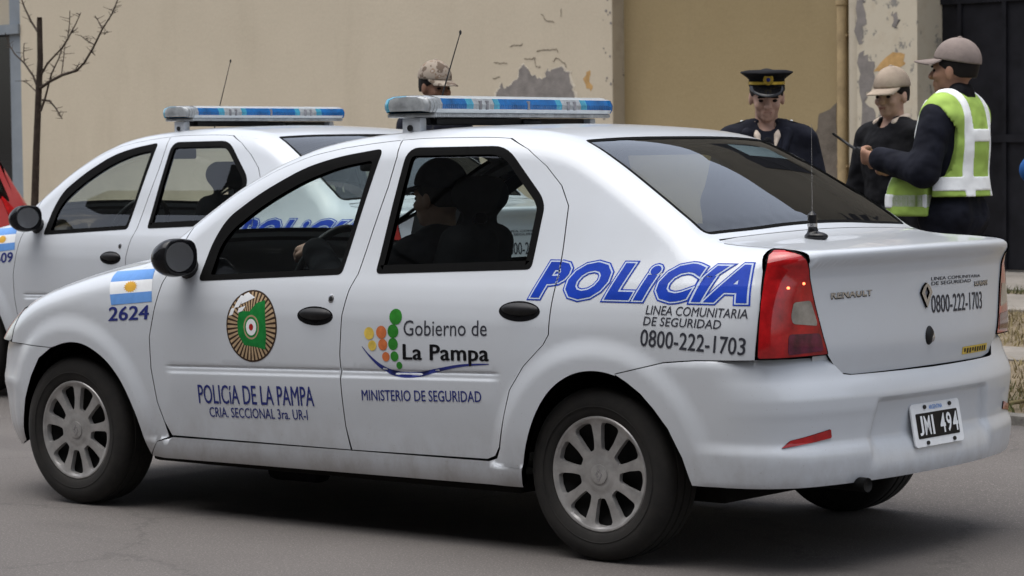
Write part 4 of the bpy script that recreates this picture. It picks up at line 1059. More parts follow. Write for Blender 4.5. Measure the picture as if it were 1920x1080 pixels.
# left end: jamb, dark window, dull yellow edge
bpart('jamb', -23.45, -23.16, 15.62, 18, 0, HT, M['jamb'])
wd_ = bpart('window', -25.6, -23.45, 15.78, 15.9, .6, 3.3, M['window_dark']); bpart('window_frame', -23.55, -23.45, 15.70, 15.78, .6, 3.3, M['gate'], wd_); bpart('window_mullion', -24.4, -24.33, 15.72, 15.78, .6, 3.3, M['yellow_edge'], wd_); bpart('window_lintel', -25.6, -23.16, 15.56, 15.619, 3.2, 3.34, M['jamb'], wd_)
bpart('wall', -25.6, -23.45, 15.9, 18, 0, HT, M['wall_cream']); bpart('wall', -45, -25.6, 15.61, 18, 0, HT, M['wall_cream'])
def flatp(name, pts, y, mat, t=.004):
    n_ = len(pts); vs_ = [(s+14, y-15.6-t, z) for s, z in pts]+[(s+14, y-15.6+t, z) for s, z in pts]
    return mesh_obj(name, vs_, [tuple(range(n_)), tuple(range(2*n_-1, n_-1, -1))]+[(i, (i+1) % n_, n_+(i+1) % n_, n_+i) for i in range(n_)], mat, bl, smooth=False)
def ragged(pts, amp=.012, n=3):
    out = []
    for a, b in zip(pts, pts[1:]+pts[:1]):
        a = np.array(a); b = np.array(b)
        for j in range(n): out.append(tuple(a+(b-a)*j/n+(rng.normal(0, amp, 2) if j else 0)))
    return out
PEEL = [(-13.549, 1.97), (-13.523, 2.119), (-13.453, 2.167), (-13.429, 2.233), (-13.396, 2.166), (-13.338, 2.189), (-13.245, 2.244), (-13.176, 2.259), (-13.14, 2.389), (-13.06, 2.444), (-12.993, 2.385), (-12.926, 2.301), (-12.814, 2.282), (-12.701, 2.287), (-12.678, 2.384), (-12.634, 2.342), (-12.544, 2.38), (-12.455, 2.401), (-12.39, 2.335), (-12.328, 2.333), (-12.315, 2.204), (-12.261, 2.09), (-12.241, 1.944), (-12.5, 1.8), (-13.2, 1.83)]
PR = ragged(PEEL); cen_ = np.array((-12.9, 2.1)); flatp('plaster_edge', [tuple(cen_+(np.array(p)-cen_)*(1.03+.05*rng.random())) for p in PR], 15.6, M['flake'], .003); flatp('bare_patch', PR, 15.6, M['cement'], .005)
flatp('bare_patch', ragged([(-9.12, 1.108), (-9.08, 1.48), (-8.93, 1.64), (-8.86, 1.62), (-8.774, 1.80), (-8.60, 1.90), (-8.56, 1.3), (-8.60, .6), (-9.1, .5)], .03), 15.8, M['cement_dark'])
for pl_ in ([(-8.178, 2.973), (-8.065, 2.968), (-8.057, 2.762), (-8.123, 2.535), (-8.171, 2.537)], [(-8.161, 2.399), (-8.039, 2.395), (-7.969, 2.21), (-7.998, 2.004), (-8.084, 1.892), (-7.943, 1.774), (-8.015, 1.546), (-8.072, 1.363), (-8.045, 1.041), (-8.144, 1.041), (-8.12, 1.5), (-8.15, 2.0)],
            [(-7.743, 2.794), (-7.674, 2.825), (-7.619, 2.743), (-7.661, 2.666), (-7.73, 2.691)]):
    flatp('bare_patch', ragged(pl_, .022, 4), 15.6, M['cement'], .003)
flatp('stain_patch', ragged([(-7.969, 2.21), (-7.717, 2.407), (-7.565, 2.379), (-7.579, 2.266), (-7.801, 2.228)], .02), 15.6, M['rust'], .002)
flatp('stain_patch', ragged([(-12.117, 2.247), (-12.062, 2.325), (-11.997, 2.332), (-12.02, 2.212), (-11.967, 2.131), (-12.0, 2.091), (-12.064, 2.133)]), 15.6, M['rust'], .002)
for l in ([(-13.296, 2.658), (-13.17, 2.678), (-13.034, 2.678)], [(-12.854, 2.585), (-12.719, 2.601), (-12.552, 2.602), (-12.5, 2.56)], [(-13.564, 2.485), (-13.426, 2.472), (-13.299, 2.452)], [(-13.59, 2.295), (-13.405, 2.298)], [(-13.059, 2.51), (-12.946, 2.506), (-12.878, 2.512), (-12.86, 2.41), (-12.76, 2.40)],
          [(-12.781, 3.03), (-12.692, 2.945), (-12.515, 2.921)], [(-12.446, 3.079), (-12.47, 2.95)], [(-12.6, 2.47), (-12.52, 2.50), (-12.4, 2.44), (-12.36, 2.36)]):
    pts = [(s+14, -.002, z) for s, z in ragged(l[:-1]+[l[-1]], .008, 4)[:4*(len(l)-1)]]
    mb = MB(); mb.tube(pts, [.002+.004*abs(math.sin(i*1.7)) for i in range(len(pts))], 5); mb.build('crack', M['crack'], bl)
for k_ in range(40):
    z = rng.uniform(.6, 4.2); s = -11.66+rng.uniform(-.14, -.004); r = rng.uniform(.006, .02)
    mb = MB(); mb.lathe([(r, -.003), (r, 0)], 'y', c=(s+14, 0, z), n=7); mb.build('flake_mark', M['cement'], bl)

# ---------------------------------------------------------------- unseen row added across the street, tall and dark to cut side light
op = empty('stand_in_row', W3(0, -12), -TH, label='tall grey rendered stand-in building row added unseen behind the viewer to cut side light and darken reflections', cat='stand-in building row')
M['render_grey'] = plaster('grey render', (.07, .067, .064), (.10, .096, .09), (.05, .047, .044))
for s0, s1, h in ((-40, -22, 12.2), (-21.9, -9, 13.6), (-8.9, 8, 12.6), (8.1, 30, 13.4)):
    mb = MB(); mb.box((s0, -3, 0), (s1, 0, h)); w_ = mb.build('wall', M['render_grey'], op)
    for k_ in range(int((s1-s0)/3.4)):
        x = s0+1.2+3.4*k_
        for z in (1.0, 4.2, 7.4, 10.0): mb = MB(); mb.box((x, .002, z), (x+1.3, .05, z+1.5)); mb.build('window', M['window_dark'], op)

# ---------------------------------------------------------------- young bare street tree
M['bark'] = simple('dark bark', (.055, .042, .034), .95, var=.4, scale=25, bmp=.5)
tr = empty('street_tree', W3(-8.93, 5.5, VZ-.02), -TH, label='young bare street tree with thin twigs in front of cream wall', cat='tree')
def tp(l, dy=0.): return [(s+8.93, -.12*(s+8.85), z-VZ+.02) for s, z in l]
mb = MB(); mb.tube([(-.03, 0, 0)] + tp([(-8.93, 1.001), (-8.886, 1.44), (-8.845, 1.789), (-8.824, 1.963), (-8.794, 2.171), (-8.793, 2.484), (-8.79, 2.52)]), [.036, .031, .029, .027, .027, .024, .022, .02], 10); mb.build('trunk', M['bark'], tr, smooth=True)
BR = [[(-8.816, 2.398), (-8.924, 2.489), (-9.038, 2.617), (-9.081, 2.689), (-9.12, 2.9)], [(-8.848, 1.964), (-8.91, 2.052), (-9.054, 2.162), (-9.201, 2.237), (-9.288, 2.31), (-9.36, 2.42)], [(-9.054, 2.162), (-9.063, 2.25), (-9.05, 2.32)], [(-8.855, 1.92), (-9.0, 1.994), (-9.088, 2.019)],
      [(-8.795, 1.954), (-8.648, 2.002), (-8.446, 2.048), (-8.218, 2.076), (-8.104, 2.132), (-7.962, 2.246), (-7.82, 2.384), (-7.681, 2.487), (-7.583, 2.6), (-7.5, 2.8)], [(-8.777, 2.066), (-8.673, 2.15), (-8.439, 2.263), (-8.322, 2.353), (-8.221, 2.443), (-8.142, 2.525)],
      [(-8.351, 2.346), (-8.319, 2.447), (-8.31, 2.549)], [(-8.322, 2.362), (-8.194, 2.408)], [(-8.801, 1.771), (-8.725, 1.874), (-8.618, 2.062), (-8.499, 2.179), (-8.439, 2.263)], [(-8.769, 1.857), (-8.653, 1.846), (-8.554, 1.783), (-8.499, 1.731), (-8.46, 1.70)], [(-8.46, 2.049), (-8.418, 2.194), (-8.395, 2.296)],
      [(-7.961, 2.272), (-8.071, 2.309), (-8.153, 2.347)], [(-7.825, 2.393), (-7.886, 2.454), (-7.927, 2.49)], [(-7.626, 2.502), (-7.707, 2.53)], [(-8.246, 2.077), (-8.188, 2.126)], [(-7.794, 2.341), (-7.739, 2.364)], [(-7.99, 2.213), (-7.936, 2.186)]]
mb = MB()
for i, l in enumerate(BR):
    r0 = .014 if len(l) > 8 else .010 if len(l) > 4 else .005
    p = tp(l, rng.uniform(-.05, .05)); mb.tube(p, list(np.linspace(r0, .003, len(p))), 6)
    for q in range(1, len(p)):
        for _ in range(4):
            a = np.array(p[q-1])+(np.array(p[q])-np.array(p[q-1]))*rng.uniform(0, 1); d = rng.normal(0, 1, 3); d /= np.linalg.norm(d); d[2] = abs(d[2])*.6
            mb.tube([a, a+d*rng.uniform(.03, .085)], [.0028, .0014], 4)
mb.build('branches', M['bark'], tr, smooth=True)
# a fallen twig on the verge
mb = MB(); mb.tube([(0, 0, .03), (.18, .1, .06), (.36, .12, .12), (.5, .2, .22)], [.012, .010, .008, .004], 6); mb.tube([(.18, .1, .06), (.3, -.02, .13)], [.008, .004], 6)
o = mb.build('fallen_twig', M['dry_grass'], label='pale fallen twig lying on the dry verge by the kerb', cat='twig', smooth=True); o.location = W3(1.35, 3.95, VZ-.01); o.rotation_euler = (0, 0, .2)
# ---------------------------------------------------------------- people
M['skin'] = simple('skin', (.50, .315, .24), .55, var=.10, scale=20); M['skin_dark'] = simple('darker skin', (.25, .135, .09), .55, var=.10, scale=20); M['skin_tan'] = simple('tanned skin', (.34, .19, .13), .55, var=.1, scale=20)
M['hair'] = simple('black hair', (.012, .010, .009), .6); M['eye'] = simple('dark eye', (.02, .014, .012), .2); M['lip'] = simple('lip', (.34, .165, .13), .5)
M['navy'] = simple('navy cloth', (.011, .012, .019), .9, var=.35, scale=8, bmp=.8, bscale=8, bdist=.06, bdet=1.5); M['black_cloth'] = simple('black cloth', (.008, .008, .010), .85, var=.35, scale=8, bmp=.8, bscale=8, bdist=.06, bdet=1.5)
M['cap_cloth'] = simple('stone coloured cap cloth', (.25, .205, .185), .9, var=.12, scale=9, bmp=.3, bscale=30, bdist=.01); M['cap_cloth2'] = simple('beige cap cloth', (.34, .275, .215), .9, var=.2, scale=9, bmp=.3, bscale=30, bdist=.01)
m, t, b, o = mat_new('camouflage cloth'); v = noise(t, 16, 3, .5)
t.links.new(ramp(t, v.outputs[0], [(.36, (.12, .085, .06)), (.44, (.30, .25, .20)), (.56, (.22, .15, .10)), (.62, (.36, .32, .28))]), b.inputs['Base Color']); b.inputs['Roughness'].default_value = .9; M['camo'] = m
for n_ in ('camouflage cloth',):
    for e in [x for x in t.nodes if x.bl_idname == 'ShaderNodeValToRGB']: e.color_ramp.interpolation = 'CONSTANT'
M['hiviz'] = simple('lime high visibility cloth', (.38, .55, .12), .8, var=.10, scale=4, bmp=.8, bscale=7, bdist=.06, bdet=1.5); M['reflective'] = simple('silver reflective tape', (.95, .97, .97), .45, var=.02, scale=20, bmp=.5, bscale=7, bdist=.05, bdet=1.5)
M['gold'] = simple('gold braid', (.55, .38, .06), .35, metal=.5, var=.2, scale=40); M['shirt'] = simple('pale shirt cloth', (.55, .46, .38), .85); M['blue_cloth'] = simple('bright blue cloth', (.02, .09, .28), .85, var=.2, scale=8)
M['grey_cloth'] = simple('grey knit cloth', (.11, .12, .13), .9, var=.15, scale=20, bmp=.4, bscale=40)

def rotm(yaw, pitch=0., roll=0.): return np.array((Matrix.Rotation(yaw, 3, 'Z') @ Matrix.Rotation(pitch, 3, 'Y') @ Matrix.Rotation(roll, 3, 'X')))
def head_prims(o, Rm):
    P = lambda x, y, z: tuple(np.array(o)+Rm@np.array((x, y, z)))
    E = lambda c, r: ('e', P(*c), r, Rm)
    C = lambda a, b, r0, r1: ('c', P(*a), P(*b), r0, r1)
    pr = [E((-.014, 0, .138), (.098, .077, .096)), E((.028, 0, .085), (.066, .062, .088)), E((.030, 0, .040), (.050, .050, .045)), E((.072, 0, .014), (.022, .026, .018)),
          C((.094, 0, .110), (.113, 0, .078), .009, .014), C((.108, -.012, .076), (.108, .012, .076), .008, .008), C((.082, -.036, .124), (.082, .036, .124), .012, .012), E((.066, -.042, .078), (.024, .018, .020)), E((.066, .042, .078), (.024, .018, .020)),
          C((.088, -.018, .047), (.088, .018, .047), .0075, .0075), C((.087, -.015, .037), (.087, .015, .037), .008, .008), E((-.004, -.078, .093), (.020, .010, .032)), E((-.004, .078, .093), (.020, .010, .032))]
    sub = [E((.098, -.034, .103), (.013, .017, .010)), E((.098, .034, .103), (.013, .017, .010)), C((.096, -.020, .0425), (.096, .020, .0425), .0025, .0025)]
    return pr, sub, P
def hand_prims(w, d, palm, curl=.5, size=1.):
    """w wrist, d direction of the hand, palm the way the palm faces"""
    d = np.array(d, float); d /= np.linalg.norm(d); n = np.array(palm, float); n -= d*(n@d); n /= np.linalg.norm(n); s = np.cross(d, n); w = np.array(w, float)
    pr = [('c', tuple(w), tuple(w+d*.03), .024, .026)]
    for k_ in (-1, 0, 1): pr.append(('c', tuple(w+d*.03+s*.014*k_), tuple(w+d*.085+s*.021*k_), .016, .015))
    for k_, ln in zip((-1.5, -.5, .5, 1.5), (.070, .080, .075, .058)):
        a = w+d*.092+s*.019*k_; c1 = curl*1.2; c2 = curl*2.2; c3 = curl*3.0
        b_ = a+(d*math.cos(c1)+n*math.sin(c1))*ln*.45; c_ = b_+(d*math.cos(c2)+n*math.sin(c2))*ln*.32; e_ = c_+(d*math.cos(c3)+n*math.sin(c3))*ln*.26
        pr += [('c', tuple(a), tuple(b_), .0098, .0090), ('c', tuple(b_), tuple(c_), .0090, .0082), ('c', tuple(c_), tuple(e_), .0082, .0070)]
    a = w+d*.028+s*.026; b_ = a+d*.032+s*.022+n*.012; c_ = b_+d*.030+n*(.010+.02*curl)-s*.004*curl
    pr += [('c', tuple(a), tuple(b_), .014, .0115), ('c', tuple(b_), tuple(c_), .0112, .0085)]
    return pr

def person(loc, face, label, H=1.76, skin='skin', yaw=0., pitch=0., roll=0., arms=None, jacket='navy', trousers='navy', cap=None, hair=True, sit=False, lean=0., collar=True, group=None, h=.008):
    """faces +x in its own frame; face = world angle it looks along"""
    k_ = H/1.763
    root = empty('person', loc, face, label=label, cat='person', group=group)
    Z = lambda p: tuple(np.array(p)*k_)
    top = np.array((lean*.45, 0, 1.53)); hr = rotm(yaw, pitch, roll)
    hp, hs, HP = head_prims(top, hr)
    sh = {s: np.array((lean*.4, s*.168, 1.412)) for s in (-1, 1)}
    torso = [('c', (0, -.075, .95), (0, .075, .95), .118, .118), ('e', (lean*.15, 0, 1.12), (.112, .150, .22), None), ('e', (lean*.32+.005, 0, 1.30), (.122, .172, .185), None), ('c', (lean*.4-.01, -.13, 1.415), (lean*.4-.01, .13, 1.415), .068, .068), ('c', (lean*.4-.005, -.06, 1.45), (lean*.4-.005, .06, 1.45), .058, .058)]
    neck = [('c', (lean*.41-.012, 0, 1.44), tuple(top+hr@np.array((-.012, 0, .05))), .058, .054)]
    arms = arms or {}
    armp = []; hands = []; armj = []
    for s in (-1, 1):
        a = arms.get(s, ((.01, s*.245, 1.12), (.06, s*.255, .88), (.02, 0, -1), (0, -s, 0), .35))
        el, wr, hd_, pm, cu = a; el = np.array(el, float); wr = np.array(wr, float)
        armp += [('c', tuple(sh[s]), tuple(el), .050, .040), ('c', tuple(el), tuple(wr), .040, .027)]; hands += hand_prims(wr, hd_, pm, cu)
        we = el+(wr-el)*.97
        armj += [('c', tuple(sh[s]+np.array((0, s*.004, -.004))), tuple(el), .064, .054), ('c', tuple(el), tuple(we), .054, .040)]
    if sit:
        legs = [('c', (0, s*.09, .93), (.40, s*.13, .95), .085, .06) for s in (-1, 1)] + [('c', (.40, s*.13, .95), (.62, s*.13, .58), .06, .045) for s in (-1, 1)]
    else:
        legs = [('c', (0, s*.09, .92), (.015, s*.10, .49), .083, .056) for s in (-1, 1)] + [('c', (.015, s*.10, .49), (-.01, s*.105, .09), .056, .038) for s in (-1, 1)] + [('c', (-.02, s*.105, .05), (.14, s*.12, .035), .04, .032) for s in (-1, 1)]
    V, F = sdf_mesh(torso+neck+armp+legs+hands+hp, h*.85, .016, sub=hs, ksub=.006)
    body = mesh_obj('body', V*k_, F, M[skin], root)
    E = lambda c, r: ('e', HP(*c), r, hr)
    for s in (-1, 1): V, F = sdf_mesh([E((.083, s*.033, .104), (.0105, .013, .0085))], .003, .001); mesh_obj('eye', V*k_, F, M['eye'], root)
    for s in (-1, 1): V, F = sdf_mesh([('c', HP(.093, s*.046, .122), HP(.096, s*.016, .125), .006, .006)], .0035, .001); mesh_obj('eyebrow', V*k_, F, M['hair'], root)
    V, F = sdf_mesh([('c', HP(.092, -.017, .0465), HP(.092, .017, .0465), .0055, .0055), ('c', HP(.091, -.014, .0375), HP(.091, .014, .0375), .006, .006)], .003, .002); mesh_obj('lips', V*k_, F, M['lip'], root)
    if hair:
        o_ = np.array(top)
        def hc(G):
            q = (G-o_)@hr; return np.maximum(np.maximum(q[..., 0]-.058, .072-q[..., 2]+np.clip(q[..., 0]+.05, 0, .2)*.55), -1)
        V, F = sdf_mesh([E((-.016, 0, .136), (.105, .083, .103)), E((-.03, 0, .10), (.082, .078, .085))], .006, .01, clip=hc); mesh_obj('hair', V*k_, F, M['hair'], root)
    # clothes
    jt = [(p[0],)+tuple(p[1:]) for p in torso]
    jp = jt + armj
    if collar: jp = jp + [('c', (lean*.41-.035, -.045, 1.475), (lean*.41-.035, .045, 1.475), .042, .042), ('c', (lean*.41-.02, -.07, 1.46), (lean*.41+.035, -.045, 1.455), .03, .026), ('c', (lean*.41-.02, .07, 1.46), (lean*.41+.035, .045, 1.455), .03, .026)]
    V, F = sdf_mesh(jp, h, .035, grow=.018, cut=[('z', .82, -1)], sub=[('c', (lean*.42+.03, 0, 1.44), (lean*.45+.10, 0, 1.60), .035, .06)])
    jk = mesh_obj('jacket', V*k_, F, M[jacket], root)
    V, F = sdf_mesh(legs+[('c', (0, -.075, .95), (0, .075, .95), .118, .118)], h*1.5, .03, grow=.016, cut=[('z', 1.03, 1)] + ([] if sit else [('z', .075, -1)])); mesh_obj('trousers', V*k_, F, M[trousers], root)
    V, F = sdf_mesh([('b', (.045 if not sit else .68, s*.112, .045 if not sit else .55), (.145, .05, .045), .035) for s in (-1, 1)], h*1.5, .01); mesh_obj('shoes', V*k_, F, M['black_cloth'], root)
    def capmesh(mt, tilt=0., brim_len=.085):
        ct = rotm(0, tilt); cm = hr@ct
        q = lambda c: tuple(np.array(top)+hr@np.array((0, 0, .10))+cm@(np.array(c)-np.array((0, 0, .10))))
        o_ = np.array(q((0, 0, 0)))
        def cc(G):
            w = (G-o_)@cm; return .150-w[..., 2]-.10*np.clip(-w[..., 0], -.12, .1)*.6
        V, F = sdf_mesh([('e', q((-.012, 0, .155)), (.115, .092, .108), cm)], .006, .01, clip=cc); cp = mesh_obj('cap', V*k_, F, M[mt], root)
        bv = []; bf = []; n_ = 14
        for i in range(n_+1):
            a = R(-72)+R(144)*i/n_
            for j in range(5):
                r_ = j/4; x = .070*math.cos(a)+.015+(.03+brim_len*math.cos(a)**.8)*r_; y = .088*math.sin(a)*(1-.12*r_); z = .158-.022*r_-1.9*y*y*(.4+.6*r_)
                bv.append(q((x, y, z)))
        for i in range(n_):
            for j in range(4): bf.append((i*5+j, i*5+j+1, (i+1)*5+j+1, (i+1)*5+j))
        nb = len(bv); bv2 = bv + [tuple(np.array(p)-cm@np.array((0, 0, .005))) for p in bv]; bf2 = bf + [tuple(nb+i for i in reversed(f)) for f in bf]
        for i in range(n_): bf2.append((i*5+4, nb+i*5+4, nb+(i+1)*5+4, (i+1)*5+4))
        mesh_obj('cap_brim', np.array(bv2)*k_, bf2, M[mt], cp)
        V, F = sdf_mesh([('e', q((-.012, 0, .263)), (.012, .012, .006), cm)], .003, .001); mesh_obj('cap_button', V*k_, F, M[mt], cp)
        return cp
    if cap: capmesh(*cap)
    return root, dict(k=k_, hr=hr, top=top, HP=HP, torso=torso, armj=armj, lean=lean, body=body, jacket=jk)

def wang(v): return math.atan2(v[1], v[0])
RV = np.array((math.cos(YAW), math.sin(YAW), 0)); DV = np.array((-math.sin(YAW), math.cos(YAW), 0))    # picture right, away from the viewer

# 1 officer in a lime vest, walkie-talkie in his left hand
f1 = wang((-1.0, -.05)); P1 = (1.55, 3.52, .07)
p1, d1 = person(P1, f1, 'person in lime reflective vest and stone cap holding a walkie-talkie', H=1.835, skin='skin_tan', yaw=R(8), pitch=R(-2), cap=('cap_cloth', R(-4), .085), arms={1: ((.02, .27, 1.165), (.285, .20, 1.225), (1, -.12, .12), (.1, -.9, .3), .8), -1: ((.10, -.25, 1.15), (.33, -.14, 1.17), (1, .3, .1), (0, .9, .2), .6)}, h=.0085)
tz = d1['torso']; kk = d1['k']
def vclip(G):
    # sides open under the arms, armholes, short hem
    y = np.abs(G[..., 1]); c = np.maximum(np.where(G[..., 0] > .02, .955, 1.045)-G[..., 2], -1.)
    arm = .105-np.sqrt((G[..., 0]*1.0)**2+((G[..., 2]-1.30)*.62)**2+np.clip(.165-y, 0, 1)**2*25)
    c = np.maximum(c, arm)
    gap = np.where(y > .10, .012-np.abs(G[..., 0]-.015), -1); c = np.maximum(c, np.where(G[..., 2] < 1.22, gap, -1))
    return np.maximum(c, y-.232)
ex_ = [('e', (.02, 0, .98), (.14, .185, .22), None), ('e', (.125, .07, 1.02), (.13, .15, .16), None)]
V, F = sdf_mesh(tz+ex_, .008, .04, grow=.040, clip=vclip, sub=[('c', (0, 0, 1.42), (.05, 0, 1.65), .085, .10)]); ve = mesh_obj('vest', V*kk, F, M['hiviz'], p1)
def sclip(G):
    x, y, z = G[..., 0], np.abs(G[..., 1]), G[..., 2]
    low = np.abs(z-np.where(x > .02, 1.025, 1.105))-.033; mid = np.maximum(np.maximum(np.abs(z-1.33)-.030, y-.10), x); up = np.maximum(np.abs(y-.105)-.027, .90-z)
    front = np.where(x > .03, np.maximum(np.abs(y-.105)-.027, z-1.5), up)
    return np.maximum(np.minimum(np.minimum(low, mid), front), vclip(G))
V, F = sdf_mesh(tz+ex_, .006, .04, grow=.0445, clip=sclip, sub=[('c', (0, 0, 1.42), (.05, 0, 1.65), .087, .102)]); mesh_obj('reflective_tape', V*kk, F, M['reflective'], ve)
V, F = sdf_mesh([('c', (-.03, .245, 1.135), (.20, .250, 1.145), .007, .007)], .004, .002); mesh_obj('vest_strap', V*kk, F, M['black_cloth'], ve)
V, F = sdf_mesh([('c', (-.055, -.03, 1.47), (-.055, .03, 1.47), .05, .05), ('c', (-.01, -.06, 1.49), (.04, -.035, 1.50), .03, .03), ('c', (-.01, .06, 1.49), (.04, .035, 1.50), .03, .03), ('c', (-.04, -.03, 1.53), (-.04, .03, 1.53), .05, .05)], .008, .03); mesh_obj('scarf', V*kk, F, M['black_cloth'], p1)
# the radio
wr = np.array((.285, .20, 1.225))*kk; hd = np.array((1, -.12, .12)); hd /= np.linalg.norm(hd)
ra = empty('walkie_talkie', tuple(np.array(P1)+np.array(Matrix.Rotation(f1, 3, 'Z') @ Vector(wr+hd*.085*kk+np.array((0, -.028, 0))))), f1, label='black walkie-talkie with long aerial held by the person in the lime vest', cat='radio')
Mr = Matrix.Rotation(R(58), 4, 'Y')
mb = MB(); mb.box((-.018, -.028, -.06), (.018, .028, .07), .008, Mr); mb.build('radio_case', M['black_plastic'], ra, angle=40)
mb = MB(); mb.tube([Mr @ Vector((0, .015, .07)), Mr @ Vector((0, .015, .22))], [.008, .006], 10); mb.build('radio_aerial', M['black_plastic'], ra, smooth=True)

# 2 younger officer in a beige cap, black jacket, pale collar
f2 = wang(-RV*.80-DV*.60); P2 = (.98, 3.90, .09)
p2, d2 = person(P2, f2, 'person in beige cap and black jacket with pale collar beside the lime vest', H=1.70, yaw=R(12), pitch=R(4), cap=('cap_cloth2', R(4), .085), jacket='black_cloth', trousers='black_cloth', collar=False)
V, F = sdf_mesh([('c', (-.055, -.040, 1.505), (-.055, .040, 1.505), .034, .034), ('c', (-.035, -.070, 1.515), (.050, -.068, 1.490), .026, .022), ('c', (-.035, .070, 1.515), (.050, .068, 1.490), .026, .022)], .006, .02); mesh_obj('shirt_collar', V*d2['k'], F, M['shirt'], p2)
V, F = sdf_mesh([('e', (.133, .075, 1.32), (.012, .022, .010), None), ('e', (.128, .100, 1.315), (.012, .010, .014), None)], .004, .002); mesh_obj('jacket_badge', V*d2['k'], F, M['reflective'], p2)

# 3 officer in a peaked dress cap looking down
f3 = wang(-DV*.96-RV*.06); P3 = (1.05, 2.62, .055)
p3, d3 = person(P3, f3, 'person in black peaked cap with gold badge and navy jacket behind the white boot', H=1.72, skin='skin', yaw=R(2), pitch=R(14), jacket='navy', collar=False)
k3 = d3['k']; hr3 = d3['hr']; o3 = np.array(d3['top'])*k3
Mh = Matrix(((*hr3[0], o3[0]), (*hr3[1], o3[1]), (*hr3[2], o3[2]), (0, 0, 0, 1))) @ Matrix.Translation((-.012*k3, 0, .158*k3)) @ Matrix.Rotation(R(-6), 4, 'Y')
def hat(nm, prof, mt, par, sx=1.12, tilt=0.):
    mb = MB(); mb.lathe(prof, 'z', n=40, cap=True, M=Mh @ Matrix.Rotation(R(tilt), 4, 'Y') @ Matrix.Diagonal((sx, .92, 1, 1))); return mb.build(nm, M[mt], par, angle=50)
hb = hat('peaked_cap', [(.088, -.01), (.092, .0), (.092, .028), (.100, .035), (.124, .052), (.137, .060), (.133, .066), (.10, .072), (.0, .074)], 'black_cloth', p3, 1.05, -5)
hat('gold_band', [(.0925, .004), (.0955, .006), (.0955, .018), (.0925, .020)], 'gold', hb, 1.06, -5)
vv = []; vf = []
for i in range(13):
    a = R(-68)+R(136)*i/12
    for j in range(4): r_ = j/3; vv.append(Mh @ Vector((.095*math.cos(a)+(.004+.062*math.cos(a))*r_, .089*math.sin(a), .004-.040*r_*math.cos(a))))
for i in range(12):
    for j in range(3): vf.append((i*4+j, i*4+j+1, (i+1)*4+j+1, (i+1)*4+j))
nv = len(vv); vv = vv+[v+(Mh.to_3x3() @ Vector((0, 0, -.004))) for v in vv]; vf = vf+[tuple(nv+i for i in reversed(f)) for f in vf]+[(i*4+3, nv+i*4+3, nv+(i+1)*4+3, (i+1)*4+3) for i in range(12)]
mesh_obj('visor', vv, vf, M['gloss_black'], hb)
Mb = Mh @ Matrix.Translation((.108, 0, .040)) @ Matrix.Rotation(R(14), 4, 'Y')
mb = MB(); mb.lathe([(.026, -.006), (.028, .002), (.024, .005), (.020, .003), (.0, .006)], 'x', n=24, cap=False, M=Mb @ Matrix.Diagonal((1, .86, 1.1, 1))); mb.build('cap_badge', M['gold'], hb, smooth=True)
mb = MB(); mb.lathe([(.010, .005), (.009, .009), (.0, .010)], 'x', n=14, cap=False, M=Mb); mb.build('cap_badge_centre', M['navy_text'], hb, smooth=True)
V, F = sdf_mesh([('c', (.035, -.056, 1.490), (.100, -.048, 1.44), .016, .013), ('c', (.100, -.048, 1.44), (.140, -.036, 1.385), .016, .006), ('c', (.035, .056, 1.490), (.100, .048, 1.44), .016, .013), ('c', (.100, .048, 1.44), (.140, .036, 1.385), .016, .006), ('c', (-.05, -.03, 1.49), (-.05, .03, 1.49), .03, .03), ('c', (-.03, -.06, 1.49), (.035, -.058, 1.495), .025, .02), ('c', (-.03, .06, 1.49), (.035, .058, 1.495), .025, .02)], .006, .012); mesh_obj('shirt_collar', V*k3, F, M['shirt'], p3)
V, F = sdf_mesh([('c', (.128, 0, 1.415), (.135, 0, 1.37), .020, .014), ('c', (.140, 0, 1.36), (.152, 0, 1.25), .014, .026)], .005, .01); mesh_obj('tie', V*k3, F, M['black_cloth'], p3)
V, F = sdf_mesh([('c', (-.06, -.05, 1.475), (-.06, .05, 1.475), .045, .045), ('c', (-.03, -.090, 1.490), (.075, -.095, 1.445), .034, .028), ('c', (-.03, .090, 1.490), (.075, .095, 1.445), .034, .028), ('c', (.075, -.095, 1.445), (.150, -.075, 1.33), .028, .016), ('c', (.075, .095, 1.445), (.150, .075, 1.33), .028, .016)], .007, .02); mesh_obj('jacket_collar', V*k3, F, M['navy'], p3)
for s in (-1, 1):
    V, F = sdf_mesh([('b', (-.01, s*.155, 1.497), (.024, .055, .006), .005, rotm(0, 0, -s*.30))], .004); mesh_obj('shoulder_strap', V*k3, F, M['black_cloth'], p3)
    V, F = sdf_mesh([('e', (.0, s*.120, 1.512), (.009, .009, .007), None)], .003, .001); mesh_obj('strap_button', V*k3, F, M['reflective'], p3)

# 4 man behind the beacon bar in a camouflage cap
f4 = wang(-DV*.72+RV*.55); P4 = (-2.42, 4.25, .09)
p4, d4 = person(P4, f4, 'person in camouflage cap whose face shows above the beacon bar of the nearer car', H=1.84, skin='skin_dark', yaw=R(0), pitch=R(6), cap=('camo', R(2), .07), jacket='navy')
# 5 somebody in blue at the picture's edge
P5 = (1.50, 4.876, .09)
person(P5, wang(RV), 'person in bright blue jacket just cut off by the right edge', H=1.70, arms={s_: ((-.16, s_*.27, 1.225), (.08, s_*.23, 1.05), (.5, -s_*.5, -.5), (0, -s_, 0), .5) for s_ in (-1, 1)}, jacket='blue_cloth', trousers='black_cloth', h=.012)
# ---------------------------------------------------------------- cars
car = empty('police_car', (0, 0, 0), label='nearer white police car with blue lettering, red tail light and number plate', cat='car', group='white police cars')
parts = build_car(car, M['white'])
keep_plate = add_livery(car, parts)

